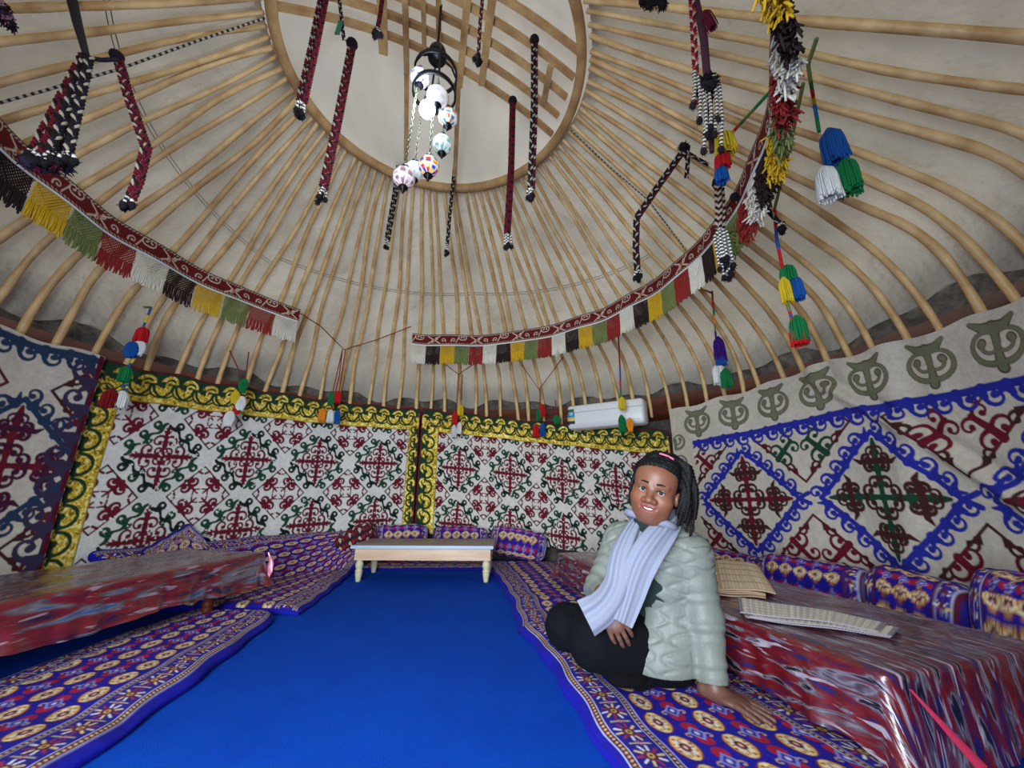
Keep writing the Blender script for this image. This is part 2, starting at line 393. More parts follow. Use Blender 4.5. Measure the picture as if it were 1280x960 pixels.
def gul_b(cv, c, s=1.):
    for d in (1, -1): cv.oval(c+d*.030*s, .022*s, .022*s, (158, 20, 48))
    cv.poly([c-.032*s, c+.026j*s, c+.032*s, c-.026j*s], (120, 128, 206)); cv.poly([c-.022*s, c+.017j*s, c+.022*s, c-.017j*s], (60, 40, 130)); cv.oval(c, .008*s, .006*s, (190, 190, 224))
    for d in (1, -1): cv.curl(c+1j*d*.024*s, pi/2*d, .03*s, 3.5*d, .006*s, (190, 150, 110))
def quilt_canvas(W, H, seed, bord=.17, res=.0042, endb=True, pu=.122, pv=.082, s=1.18):
    "W along the length, H across; border on both long edges"
    g = np.random.default_rng(seed); cv = Canvas(W, H, res, QB)
    nv = int((H-2*bord)/pv); nu = int(W/pu)+1
    for j in range(nv+1):
        for i in range(nu):
            c = complex((i+.5*(j % 2))*pu+.03, bord+.02+(j+.3)*(H-2*bord-.02)/max(1, nv+.3)*1.0)
            (gul_a if (i+j//2) % 2 == 0 or j % 2 == 0 else gul_b)(cv, c, s*.95) if j % 2 == 0 else gul_b(cv, c, s*.9)
    for e in (0, 1):
        Y = (lambda y: y) if e == 0 else (lambda y: H-y)
        def band(y0, y1, col): cv.rect(0, min(Y(y0), Y(y1)), W, max(Y(y0), Y(y1)), col)
        band(.0, .018, QB); band(.018, .0215, (200, 205, 235)); band(.0215, .040, (86, 14, 40)); band(.040, .0435, (190, 190, 220))
        band(.0435, bord-.03, (34, 24, 128))
        band(bord-.03, bord-.027, (200, 200, 230)); band(bord-.027, bord-.010, (70, 16, 60)); band(bord-.010, bord-.006, (180, 180, 220))
        for x in np.arange(.01, W, .016):
            cv.oval(complex(x, Y(.031)), .0045, .004, (214, 186, 130)); cv.oval(complex(x, Y(bord-.0185)), .004, .0035, (220, 190, 120))
        ym = (.0435+bord-.03)/2
        for k, x in enumerate(np.arange(.05, W, .105)):
            c = complex(x, Y(ym)); cv.oval(c, .024, .022, (84, 24, 58)); cv.oval(c, .011, .010, (200, 160, 90)); cv.oval(c, .005, .005, (60, 20, 40))
            for q in range(10):
                d = np.exp(1j*(q*2*pi/10+.2)); cv.stroke([c+d*.023, c+d*.040], .0075, ((222, 190, 110), (214, 210, 214), (150, 40, 60))[(q+k) % 3])
            cv.stroke([c+.052-.03j, c+.052+.03j], .006, (190, 170, 130)); cv.stroke([c+.045, c+.060], .005, (200, 80, 80))
    return cv
def quilt(name, cv, inner, outer, mt, label, th=.05, zf=None, seed=3, sink=0., nl=None):
    "inner/outer: polylines of xy; canvas v=0 lies on the inner edge"
    def samp(pl, s):
        pl = np.asarray(pl, float); d = np.r_[0, np.cumsum(np.linalg.norm(np.diff(pl, axis=0), axis=1))]; d /= d[-1]
        return np.stack([np.interp(s, d, pl[:, k]) for k in range(2)], -1)
    nx, ny = cv.nx, cv.ny; s = np.arange(nx)/(nx-1); t = np.arange(ny)/(ny-1)
    A, B = samp(inner, s), samp(outer, s)
    A = A+.006*np.sin(s*34+seed)[:, None]*np.array([1, .2])
    XY = A[None]*(1-t)[:, None, None]+B[None]*t[:, None, None]
    e = 1-np.abs(2*t-1)**14; es = 1-np.abs(2*s-1)**60
    n1 = fine_noise(ny, nx, 60, seed)-.5; n2 = fine_noise(ny, nx, 22, seed+1)-.5
    zt = th*(.55+.45*e)[:, None]*(.6+.4*es)[None]+.016*n1+.006*n2
    zt = np.maximum(zt, .012)
    if zf is not None: zt = zt+zf(XY, s[None]+0*t[:, None], t[:, None]+0*s[None])
    P = np.concatenate([XY, zt[..., None]], -1); img = cv.img.copy(); img[..., :3] *= (1+(fine_noise(ny, nx, 3, seed+5)-.5)*.35)[..., None]
    mb = MB(); mb.grid(P, img)
    blue = np.r_[lin((10, 12, 150)), 0.]
    def skirt(edge, dirv):
        zb = edge[:, 2]*0+.001; rows = [edge]
        base = edge[:, 2]-np.minimum(edge[:, 2], th)+.001
        for f, o_ in ((.8, .010), (.45, .014), (0., .008)):
            q = edge.copy(); q[:, 2] = base+(edge[:, 2]-base)*f; q[:, :2] += dirv*o_; rows.append(q)
        mb.grid(np.stack(rows, 0), np.tile(blue, (4, len(edge), 1)))
    din = (A-B)/np.linalg.norm(A-B, axis=1)[:, None]
    skirt(P[0], din); skirt(P[-1], -din); dl = (P[:, 0, :2]-P[:, 5, :2]); dl /= np.linalg.norm(dl, axis=1)[:, None]; skirt(P[:, 0], dl)
    dl = (P[:, -1, :2]-P[:, -6, :2]); dl /= np.linalg.norm(dl, axis=1)[:, None]; skirt(P[:, -1], dl)
    o = obj(name, mb, mt); return tag(o, label, 'mattress')
def cushion(name, cv, c0, ax, size, mt, label, seed=1, parent=None, puff=1., group=None, cat='cushion', stripe=True):
    "ax rows: length, thickness, height; size = full sizes; canvas wraps: u along length, v round"
    L, T, Hh = size; L = L*.965; nu, nv = 72, 96; u = np.linspace(-1, 1, nu); a = np.linspace(0, 2*pi, nv, endpoint=False)
    ca, sa = np.cos(a), np.sin(a); e = 2/2.9
    X = np.sign(ca)*abs(ca)**e; Y = np.sign(sa)*abs(sa)**e
    en = (1-abs(u)**9)**(1/2.2); en = .30+.70*en; en[0] = en[-1] = .18
    mid = 1+.05*np.cos(u*pi*.5)*puff
    sag = .03*np.sin(u*5+seed)
    P = np.zeros((nu, nv, 3)); P[..., 0] = (u*L/2)[:, None]
    P[..., 1] = X[None]*T/2*(en*mid)[:, None]; P[..., 2] = Y[None]*Hh/2*(en*mid)[:, None]+sag[:, None]*Hh*.4
    P += .004*np.sin(P[..., :1]*60+P[..., 2:]*40+seed)
    iu = ((u+1)/2*(cv.nx-1)).astype(int); iv = ((a/(2*pi)*(cv.ny-1)).astype(int)); img = cv.img[iv][:, iu].transpose(1, 0, 2)
    mb = MB(); mb.grid(P@np.asarray(ax)+np.asarray(c0), img, cu=True)
    for k in (0, -1):
        ring = P[k]; cen = ring.mean(0); f = [[j, (j+1) % nv, nv, nv] for j in range(nv)]
        if k == 0: f = [[b_, a_, c_, d_] for a_, b_, c_, d_ in f]
        mb.add(np.vstack([ring, cen])@np.asarray(ax)+np.asarray(c0), f, img[k, 0])
    o = obj(name, mb, mt, parent)
    if parent is None: tag(o, label, cat, group)
    return o
def cushion_canvas(L, T, Hh, seed):
    W = L; H = 2*(T+Hh); cv = Canvas(W, H, .0042, QB); g = np.random.default_rng(seed); n = max(3, int(round((W-.2)/.095))); m = int(H/.07)
    for j in range(m):
        for i in range(n):
            c = complex(.11+(i+.5)*(W-.22)/n, (j+.5)*H/m); (gul_a if j % 2 == 0 else gul_b)(cv, c, .95)
    for e in (0, 1):
        X = (lambda x: x) if e == 0 else (lambda x: W-x)
        def band(y0, y1, col): cv.rect(min(X(y0), X(y1)), 0, max(X(y0), X(y1)), H, col)
        band(0, .10, (34, 24, 128)); band(.012, .016, (200, 205, 235)); band(.016, .03, (86, 14, 40)); band(.03, .033, (190, 190, 220)); band(.086, .089, (200, 200, 230)); band(.089, .1, (86, 16, 50))
        for y in np.arange(.03, H, .075):
            c = complex(X(.06), y); cv.oval(c, .013, .013, (90, 24, 50)); 
            for q in range(8):
                d = np.exp(1j*q*pi/4); cv.stroke([c+d*.013, c+d*.027], .006, ((222, 190, 110), (214, 210, 214), (150, 40, 60))[q % 3])
    return cv
# ------------------------------------------------------------ materials
M_pat = mat('printed_velour', rough=.85, attr=True, bump=[(260, .35, .002), (22, .25, .01)], spec=.3)
M_felt = mat('felt_cloth', rough=.95, attr=True, goldmask=True, bump=[(210, .6, .004), (30, .25, .012)], spec=.2)
M_wood = mat('peeled_willow', (224, 190, 132), rough=.5, noise=((9, 9, 5), .8, (178, 132, 76)), bump=[(24, .5, .01), (70, .3, .004)])
M_wood2 = mat('crown_wood', (196, 158, 104), rough=.55, noise=((10, 10, 6), .7, (150, 104, 60)), bump=[(40, .5, .006)])
M_canvas = mat('tent_canvas', (180, 174, 160), rough=.9, noise=((2.2, 2.2, 2.2), .8, (150, 144, 130)), bump=[(5, .9, .06), (16, .6, .02), (90, .2, .003)], trans=.22)
M_dfelt = mat('grey_felt', (92, 86, 78), rough=1, noise=((9, 9, 9), .9, (40, 38, 36)), bump=[(30, .8, .02)])
M_trim = mat('lattice_brown', (86, 36, 18), rough=.5, noise=((3, 3, 20), .6, (36, 16, 10)), spec=.2, bump=[(30, .4, .006)])
M_carpet = mat('blue_carpet', (4, 70, 180), rough=.95, noise=((5, 5, 5), .5, (3, 58, 164)), bump=[(420, .7, .004), (6, .1, .02)], spec=.1)
M_attr = mat('coloured_yarn', rough=.95, attr=True, bump=[(400, .6, .003)], spec=.2)
M_band = mat('woven_band', rough=.9, attr=True, bump=[(300, .6, .003)], spec=.2)
M_cord = mat('brown_cord', (84, 34, 30), rough=.9)
M_black = mat('black_iron', (18, 18, 22), rough=.45, metal=.6)
M_white = mat('white_plastic', (226, 226, 224), rough=.35)
def yarn(n, c): return mat(n, c, rough=.95, bump=[(350, .7, .004)], spec=.2)
YC = dict(red=(196, 30, 34), green=(24, 120, 66), white=(226, 226, 222), yellow=(216, 186, 40), blue=(26, 84, 160), orange=(232, 140, 36), purple=(60, 22, 116),
          dkred=(134, 26, 30), dark=(44, 32, 30), olive=(112, 122, 70), brick=(140, 42, 38), ecru=(214, 208, 190), gold=(202, 160, 34), black=(26, 22, 26))
M_y = {k: yarn('yarn_'+k, v) for k, v in YC.items()}
# ------------------------------------------------------------ shell
mb = MB(); n = 96; a = np.arange(n)/n*2*pi
mb.add(np.vstack([np.stack([C[0]+2.8*np.sin(a), C[1]+2.8*np.cos(a), 0*a-.03], 1), [[C[0], C[1], -.03]]]), [[(k+1) % n, k, n, n] for k in range(n)])
tag(obj('floor', mb, mat('packed_earth', (96, 80, 62), rough=1), smooth=False), kind='structure')
# carpet over the whole floor, slightly wavy
mb = MB(); rr = np.linspace(0.001, 2.66, 50)[:, None]; aa = (np.arange(180)/180*2*pi)[None]
X = C[0]+rr*np.sin(aa); Y = C[1]+rr*np.cos(aa); Zc = -.002+.0012*np.sin(X*9)*np.cos(Y*7); Zc[-1] = -.02
mb.grid(np.stack([X, Y, Zc], -1)[::-1], cu=True); tag(obj('carpet', mb, M_carpet), 'plain bright royal blue carpet covering the middle of the floor', 'carpet')
DOOR = 13.0   # half angle of the doorway behind the camera
az = np.radians(np.linspace(-180+DOOR+8, 180-DOOR+8, 240)); zz = np.linspace(-.06, 2.02, 12)
W_ = lambda r: np.stack([C[0]+r*np.sin(az)[None]+0*zz[:, None], C[1]+r*np.cos(az)[None]+0*zz[:, None], zz[:, None]+0*az[None]], -1)
mb = MB(); mb.grid(W_(2.78)); mb.grid(W_(2.84)[::-1]); mb.grid(np.stack([W_(2.84)[-1], W_(2.78)[-1]], 0))
tag(obj('wall_round', mb, M_dfelt), kind='structure')
az = np.radians(np.linspace(-180+DOOR+8, 180-DOOR+8, 240)); zz = np.array([1.45, 1.45, 1.70, 1.70]); rq = np.array([2.765, 2.735, 2.735, 2.765])
mb = MB(); mb.grid(np.stack([C[0]+rq[:, None]*np.sin(az)[None], C[1]+rq[:, None]*np.cos(az)[None], zz[:, None]+0*az[None]], -1))
tag(obj('trim_1', mb, M_trim), kind='structure')
# ------------------------------------------------------------ roof poles
def pole_pt(azd, t, off=0.):
    a = radians(azd); d = np.array([sin(a), cos(a)])
    B = np.r_[C+2.700*d, 1.48]; K = np.r_[C+2.62*d, 1.99]; T = np.r_[CC+(RC+.0)*d, ZC+.015]
    K2 = K+(T-K)*.15
    t = np.asarray(t, float)[:, None]
    # quadratic bend through K, then straight to the crown
    tb = np.clip(t/.34, 0, 1); P1 = B*(1-tb)**2+2*K*tb*(1-tb)+K2*tb**2
    ts = np.clip((t-.34)/.66, 0, 1); P2 = K2+(T-K2)*ts
    P = np.where(t < .34, P1, P2)
    if off:
        tg = np.gradient(P, axis=0); tg /= np.linalg.norm(tg, axis=1)[:, None]; rad = np.array([d[0], d[1], 0.])
        nrm = rad[None]-tg*(tg@rad)[:, None]; nrm /= np.linalg.norm(nrm, axis=1)[:, None]; P = P+nrm*off
    return P
NP = 96; g = np.random.default_rng(11)
for k in range(NP):
    azd = k*360/NP+g.uniform(-.75, .75)
    t = np.r_[np.linspace(0, .34, 12), np.linspace(.36, .992, 16)]; P = pole_pt(azd, t)
    lat = np.array([cos(radians(azd)), -sin(radians(azd)), 0])
    w = g.uniform(-1, 1, 5); tt = t
    P = P+lat*(.022*(w[0]*np.sin(tt*pi)+w[1]*np.sin(tt*2*pi)+.6*w[2]*np.sin(tt*9)+.35*w[4]*np.sin(tt*17)))[:, None]*(1-.0*tt)[:, None]
    P[:, 2] += .008*w[3]*np.sin(tt*7)*np.sin(tt*pi)
    r = np.interp(t, [0, .05, .34, 1], [.018, .0205, .0205, .0145])*(1+.10*g.uniform(-1, 1, len(t)))*g.uniform(.88, 1.12)
    mb = MB(); mb.tube(P, r, 8)
    tag(obj('roof_pole', mb, M_wood, origin=P[0]), 'peeled willow roof pole bent at its foot and rising to the crown ring', 'roof pole', 'peeled willow roof poles under the canvas')
# canvas lying on the poles
nz, na = 70, 368; t = np.linspace(.10, 1., nz); P = np.zeros((nz, na, 3)); 
for j in range(na): P[:, j] = pole_pt(j*360/na, t, off=.048)
nn = fine_noise(nz, na, 7, 5)-.5; aa = np.arange(na)/na*2*pi
P[..., 2] += .03*nn+.012*np.cos(aa*NP)[None]*0
P[0, :, 2] += .035*np.sin(aa*17)+.03*np.sin(aa*31+1); P[0, :, :2] += .0
P[:, -1] = (P[:, 0]+P[:, -2])/2; 
tag(obj('ceiling', MB().grid(P, cu=True), M_canvas), kind='structure')
# crown cover: canvas dome over the ring
rr = np.linspace(1.10, .002, 30)[:, None]; zc = ZC+.06+.40*(1-(rr/1.1)**2); X = CC[0]+rr*np.sin(aa); Y = CC[1]+rr*np.cos(aa)
tag(obj('ceiling_crown', MB().grid(np.stack([X, Y, zc+.012*np.sin(aa*5)*rr], -1), cu=True), mat('crown_canvas', (186, 182, 172), rough=.9, noise=((3, 1, 3), .7, (160, 156, 148)), bump=[(3, .6, .05), (14, .5, .015)], trans=.3)), kind='structure')
# printed thin lines on the canvas and seams are stitched cords
def on_canvas(azd, t): return pole_pt(azd, np.array([t, t+.01]), off=.032)[0]
mb = MB()
for a0, a1, t0, t1 in ((-120, -60, .72, .55), (-60, 0, .58, .64), (0, 60, .64, .60), (40, 110, .5, .62)):
    for o_ in (0, .008): mb.tube([on_canvas(a0+(a1-a0)*s, t0+(t1-t0)*s+o_) for s in np.linspace(0, 1, 40)], .0022, 4, caps=False)
tag(obj('stitching', mb, mat('dark_thread', (84, 80, 76), rough=.9)), 'thin dark stitched seam running round the canvas behind the poles', 'stitching')
# striped cord lying over the left poles
def striped(mb, pts, r, c1, c2, per=.02, n=6):
    pts = np.asarray(pts, float); d = np.r_[0, np.cumsum(np.linalg.norm(np.diff(pts, axis=0), axis=1))]
    m = max(2, int(d[-1]/(per/2))); s = np.linspace(0, d[-1], m*2)
    Q = np.stack([np.interp(s, d, pts[:, k]) for k in range(3)], -1)
    c = np.where(((np.arange(m*2)//2) % 2 == 0)[:, None], lin(c1), lin(c2)); mb.tube(Q, r, n, c=c)
# ------------------------------------------------------------ crown
crown = thing('crown_ring', (CC[0], CC[1], ZC-.03), 'round bent-wood roof crown with curved bars that carries all the poles', 'roof crown')
mb = MB(); a = np.linspace(0, 2*pi, 121)[:-1]; prof = [(0, -.034), (.022, -.03), (.03, -.012), (.03, .012), (.022, .03), (0, .034), (-.022, .03), (-.03, .012), (-.03, -.012), (-.022, -.03)]
q = np.array(prof)[:, :, None]; rad = RC-.03+q[:, 0]+.006*np.sin(a*3)[None]; zz = ZC+q[:, 1]+0*a[None]
mb.grid(np.stack([CC[0]+rad*np.sin(a), CC[1]+rad*np.cos(a), zz], -1), cu=True, cv=True); obj('rim', mb, M_wood2, crown)
def zdome(p): d = np.linalg.norm(np.asarray(p)-CC)/RC; return ZC+.01+.24*max(0, 1-d*d)
def bar(name, p, q, w=.02, h=.013, n=24, dz=0.):
    p, q = np.asarray(p, float), np.asarray(q, float); mb = MB(); L = np.linspace(0, 1, n)[:, None]; xy = p+(q-p)*L
    z = np.array([zdome(v) for v in xy])+dz; P = np.c_[xy, z]; d = (q-p)/np.linalg.norm(q-p); s = np.array([-d[1], d[0], 0])
    cor = [s*w+np.array([0, 0, -h]), s*w+np.array([0, 0, h]), -s*w+np.array([0, 0, h]), -s*w+np.array([0, 0, -h])]
    G = np.stack([P+c_ for c_ in cor], 1); mb.grid(G, cu=True)
    for e in (0, -1): mb.add(G[e], [[0, 1, 2, 3]] if e else [[3, 2, 1, 0]])
    return obj(name, mb, M_wood2, crown, smooth=False)
def onring(ang, r=RC-.03): return CC+r*np.array([sin(radians(ang)), cos(radians(ang))])
for (l, rgt) in (((-1.36, 1.52), (.30, 2.34)), ((-1.33, 1.41), (.33, 2.20)), ((-1.29, 1.31), (.37, 2.06)), ((-1.24, 1.22), (.40, 1.92)), ((-1.15, 1.12), (.41, 1.76))): bar('crown_bar', l, rgt)
A = lambda x, y: atz(x, y, 3.50)[:2]
for (x0, y0), (x1, y1), w in (((479, 68), (476, -60), .028), ((508, 96), (505, -60), .018), ((530, 74), (528, -60), .014), ((548, 60), (548, -60), .016), ((574, 112), (590, -60), .022), ((602, 108), (622, -60), .024), ((680, 112), (688, 68), .02)):
    bar('cross_bar', A(x0, y0), A(x1, y1), w, n=8, dz=-.03)
for (x0, y0), (x1, y1), w in (((507, 236), (508, 90), .016), ((568, 240), (573, 100), .018)):
    q0 = atz(x0, y0, ZC)[:2]; q1 = atz(x1, y1, 3.5)[:2]; bar('cross_bar', q0, q1, w, n=12, dz=-.03)
# ------------------------------------------------------------ chandelier
Yc = 1.62; top = aty(548, 30, Yc); LC = aty(545, 90, Yc)
ch = thing('chandelier', aty(540, 60, Yc), 'hanging mosaic glass globe chandelier with black iron rings, one bulb lit', 'chandelier')
cx, cy = LC[0]+.0, Yc
mb = MB(); mb.lathe([(.001, .05), (.02, .045), (.045, .02), (.055, -.02), (.05, -.05), (.0, -.055)], (cx, cy, aty(548, 66, Yc)[2])); mb.tube([(cx, cy, aty(548, 66, Yc)[2]+.03), (cx, cy, 3.52)], .008, 8); obj('ceiling_mount', mb, M_black, ch)
zr = aty(545, 88, Yc)[2]
for zq, rq in ((zr-.02, .115), (zr-.17, .115)):
    mb = MB(); a = np.linspace(0, 2*pi, 48, endpoint=False); q = np.array([(-.004, -.013), (.004, -.013), (.004, .013), (-.004, .013)])
    mb.grid(np.stack([cx+(rq+q[:, :1])*np.cos(a), cy+(rq+q[:, :1])*np.sin(a), zq+q[:, 1:]+0*a], -1), cu=True, cv=True); obj('ring', mb, M_black, ch)
mb = MB()
for k in range(4):
    d = np.array([cos(k*pi/2+.4), sin(k*pi/2+.4)]); mb.tube([(cx+.115*d[0], cy+.115*d[1], zr-.17), (cx+.115*d[0], cy+.115*d[1], zr+.0), (cx+.085*d[0], cy+.085*d[1], zr+.07), (cx+.02*d[0], cy+.02*d[1], zr+.11)], .006, 6)
obj('cage', mb, M_black, ch)
def globe_col(c1, c2, c3, seed):
    g_ = np.random.default_rng(seed)
    def f(P):
        th = np.arctan2(P[..., 1], P[..., 0]); z = P[..., 2]; k = (np.floor((th+pi)/(2*pi)*9).astype(int)+np.floor((z+1)*3.4).astype(int)) % 3
        c = np.array([lin(c1), lin(c2), lin(c3)])[k]; e = (abs(((th+pi)/(2*pi)*9) % 1-.5) > .40) | (abs(((z+1)*3.4) % 1-.5) > .42)
        return np.where(e[..., None], lin((236, 236, 230)), c)
    return f
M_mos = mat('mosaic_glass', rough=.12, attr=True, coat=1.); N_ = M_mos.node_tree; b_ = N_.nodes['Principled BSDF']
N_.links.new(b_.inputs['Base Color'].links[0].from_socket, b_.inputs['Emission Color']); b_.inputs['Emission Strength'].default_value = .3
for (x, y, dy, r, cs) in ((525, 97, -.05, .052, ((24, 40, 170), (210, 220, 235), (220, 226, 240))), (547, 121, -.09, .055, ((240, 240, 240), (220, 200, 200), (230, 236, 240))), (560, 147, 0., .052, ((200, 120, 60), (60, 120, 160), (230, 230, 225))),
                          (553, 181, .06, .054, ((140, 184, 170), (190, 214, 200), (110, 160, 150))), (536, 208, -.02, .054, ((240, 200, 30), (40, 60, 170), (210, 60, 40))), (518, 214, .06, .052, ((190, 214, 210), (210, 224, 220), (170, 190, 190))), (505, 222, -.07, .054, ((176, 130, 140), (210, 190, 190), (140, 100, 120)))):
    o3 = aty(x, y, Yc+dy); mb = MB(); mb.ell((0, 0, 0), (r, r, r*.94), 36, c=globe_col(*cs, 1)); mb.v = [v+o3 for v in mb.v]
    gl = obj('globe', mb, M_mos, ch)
    mb = MB(); mb.lathe([(.001, .0), (.020, -.004), (.024, -.012), (.014, -.02), (.010, -.03), (.003, -.045), (.0, -.046)], o3-np.array([0, 0, r*.9])); obj('finial', mb, M_black, gl)
    mb = MB(); mb.lathe([(.012, .03), (.018, .02), (.026, .0), (.0, -.001)], o3+np.array([0, 0, r*.86]))
    obj('cap', mb, M_black, gl)
    P0 = np.array([cx+(o3[0]-cx)*.8, cy+(o3[1]-cy)*.8, zr-.16]); P1 = o3+np.array([0, 0, r+.02]); n = max(2, int((P0[2]-P1[2])/.022)); mb = MB()
    for k in range(n):
        c0 = P0+(P1-P0)*(k+.5)/n; a = np.linspace(0, 2*pi, 9); e = np.array([1., 0, 0]) if k % 2 else np.array([0, 1., 0])
        mb.tube(c0+.006*np.cos(a)[:, None]*e+.015*np.sin(a)[:, None]*np.array([0, 0, 1]), .0022, 4, caps=False)
    if P0[2] > P1[2]+.02: obj('chain', mb, mat('aged_brass', (96, 100, 80), rough=.5, metal=.7), ch)
bp = aty(534, 137, Yc-.03); mb = MB(); mb.ell(bp, (.042, .042, .048), 24); obj('bulb', mb, mat('lit_bulb', (255, 255, 255), emis=((205, 232, 255), 26.)), ch)
mb = MB(); mb.lathe([(.018, .09), (.022, .07), (.022, .045), (.0, .04)], bp); mb.tube([bp+np.array([0, 0, .08]), (cx, cy, zr-.1)], .003, 5); obj('bulb_holder', mb, M_black, ch)
lt = bpy.data.lights.new('bulb_light', 'POINT'); lt.energy = 22; lt.color = (.72, .86, 1.); lt.shadow_soft_size = .06; lo = bpy.data.objects.new('bulb_light', lt); COL.objects.link(lo); lo.parent = ch; lo.location = tuple(bp-ORI[ch.name]-np.array([0, .075, .0]))
# ------------------------------------------------------------ wall hangings
def deg(w): return math.degrees(w/2.7)
H = 1.32; W = radians(61.4)*2.7
cv = gold_panel(W, H, .565, .633, (.70,), .12, 1); 
for q_ in range(0): pass
hang_panel('wall_hanging', cv, -78.8, -17.6, [(-79, 1.585), (-70, 1.61), (-52, 1.645), (-35, 1.655), (-17, 1.655)], [(-80, .22), (-17, .30)], M_felt, 'grey felt hanging with maroon crosses in a gold border, left half of the far wall', rad=2.635, seed=2)
W = radians(62.5)*2.7
cv = gold_panel(W, H, .475, .620, (.70,), .10, 2, base=(216, 209, 198))
hang_panel('wall_hanging', cv, -17.3, 45.2, [(-17.4, 1.665), (0, 1.60), (18.5, 1.49), (32, 1.40), (45.5, 1.31)], [(-18, .28), (20, .12), (46, .02)], M_felt, 'beige felt hanging with maroon crosses and gold border behind the woman and air conditioner', rad=2.615, seed=5)
H = 1.52; W = radians(80)*2.7
cv = blue_panel(W, H, .65, .955, .625, 3)
hang_panel('wall_hanging', cv, 45.8, 125.8, [(45, 1.505), (60, 1.56), (77, 1.625), (97, 1.57), (126, 1.60)], [(45, .03), (126, .08)], M_felt, 'large beige felt hanging with blue hooked diamonds and grey scroll border, right wall', rad=2.61, fold=.024, seed=8, crease=[(74, 1.5, 97, .55, .035, 1.3), (84, .9, 80, .2, .02, 1.6)])
H = 1.32; W = radians(45)*2.7
cv = blue_panel(W, H, .9, .9, .60, 4, lb=0, strip=.04, blu=(36, 56, 84), cols=((MAR, MAR), (MAR, (70, 22, 50))), scroll=False)
cv.rect(W-.03, 0, W, H, (84, 16, 36)); dog(cv, complex(W-.03, 0), complex(W-.03, H-.1), 1, (56, 46, 74), sp=.17, h0=.10, w=.034, lw=.01)
hang_panel('wall_hanging', cv, -123, -78.0, [(-123, 1.60), (-90, 1.60), (-78, 1.605)], [(-123, .22), (-78, .22)], M_felt, 'beige felt hanging with teal hooks and maroon shapes at the left edge', rad=2.60, seed=11)
# ------------------------------------------------------------ yarn things
def skirt_tassel(mb, top, ln, wd, col=None, n=34, axis=(0, 0, -1), seed=0, full=.5):
    g = np.random.default_rng(seed); ax = np.asarray(axis, float); ax /= np.linalg.norm(ax); a = np.array([1., 0, 0]) if abs(ax[0]) < .8 else np.array([0, 1., 0])
    e1 = np.cross(ax, a); e1 /= np.linalg.norm(e1); e2 = np.cross(ax, e1); top = np.asarray(top, float)
    t = np.array([0, .12, .3, .6, .85, .97]); pr_ = np.array([.12, .55, .8, .92, .85, .62])
    mb.lathe(np.c_[pr_*wd*.42, t*ln], top, ax, 14, c=col)
    for k in range(n):
        ph = k/n*2*pi+g.uniform(-.15, .15); rr = wd*.5*(full+(1-full)*g.random()); d = e1*cos(ph)+e2*sin(ph); l = ln*g.uniform(.9, 1.06)
        tt = np.linspace(0, 1, 6); q = top+ax*(tt*l)[:, None]+d[None]*(rr*np.interp(tt, [0, .15, .4, 1], [.15, .8, 1., 1.0+g.uniform(-.15, .2)]))[:, None]+e1*(g.uniform(-.02, .02)*ln*tt**2)[:, None]
        mb.tube(q, wd*.055, 4, c=col)
def pompom(mb, o, r, col=None, n=70, seed=0, flat=1.):
    g = np.random.default_rng(seed); o = np.asarray(o, float); mb.ell(o, (r*.8, r*.8, r*.8*flat), 12, c=col)
    for k in range(n):
        d = g.normal(size=3); d /= np.linalg.norm(d); d[2] *= flat; mb.tube([o+d*r*.5, o+d*r*.85+g.normal(size=3)*r*.05, o+d*r*1.1+g.normal(size=3)*r*.12+np.array([0, 0, -.12*r])], [r*.1, r*.1, r*.06], 4, c=col)
def resamp(pts, m):
    pts = np.asarray(pts, float); d = np.r_[0, np.cumsum(np.linalg.norm(np.diff(pts, axis=0), axis=1))]; s = np.linspace(0, d[-1], m)
    return np.stack([np.interp(s, d, pts[:, k]) for k in range(3)], -1), d[-1]
nrm_ = lambda v: v/np.linalg.norm(v)
def braid(mb, pts, r, cols, pitch=.075):
    if len(cols) == 3: cols = cols+(cols[0] if cols[0] != WH else KD,)
    L = resamp(pts, 2)[1]; m = max(8, int(L/.006)); P, _ = resamp(pts, m); T = np.gradient(P, axis=0); T /= np.linalg.norm(T, axis=1)[:, None]
    a = np.array([1., 0, 0]) if abs(T[0][0]) < .8 else np.array([0, 1., 0]); N = np.cross(T, a); N /= np.linalg.norm(N, axis=1)[:, None]; B = np.cross(T, N); s = np.linspace(0, L, m)
    vw = nrm_(P.mean(0)-O); FW = np.cross(T, vw); FW /= np.linalg.norm(FW, axis=1)[:, None]; FN = np.cross(FW, T)
    for k, c_ in enumerate(cols):
        ph = 2*pi*s/pitch+2*pi*k/len(cols); mb.tube(P+r*.80*np.sin(ph)[:, None]*FW+r*.34*np.sin(2*ph)[:, None]*FN, r*.46, 5, c=lin(c_))
KD, MR, WH, NV = (26, 20, 24), (92, 18, 32), (166, 154, 136), (30, 28, 42)
def tips(mb, o, n, ln, spread, seed, ax=(0, 0, -1.)):
    g = np.random.default_rng(seed); o = np.asarray(o, float)
    for k in range(n):
        a = 2*pi*k/n; q = o+np.array([cos(a), sin(a), 0])*spread*g.uniform(.2, 1); e = q+np.asarray(ax)*ln*g.uniform(.7, 1.1)+g.normal(size=3)*.006
        striped(mb, [o, q+(e-o)*.2, e], .0065, KD, (220, 216, 206), .018, 5); pompom(mb, e, .016, lin(KD), 14, seed+k, 1.3)
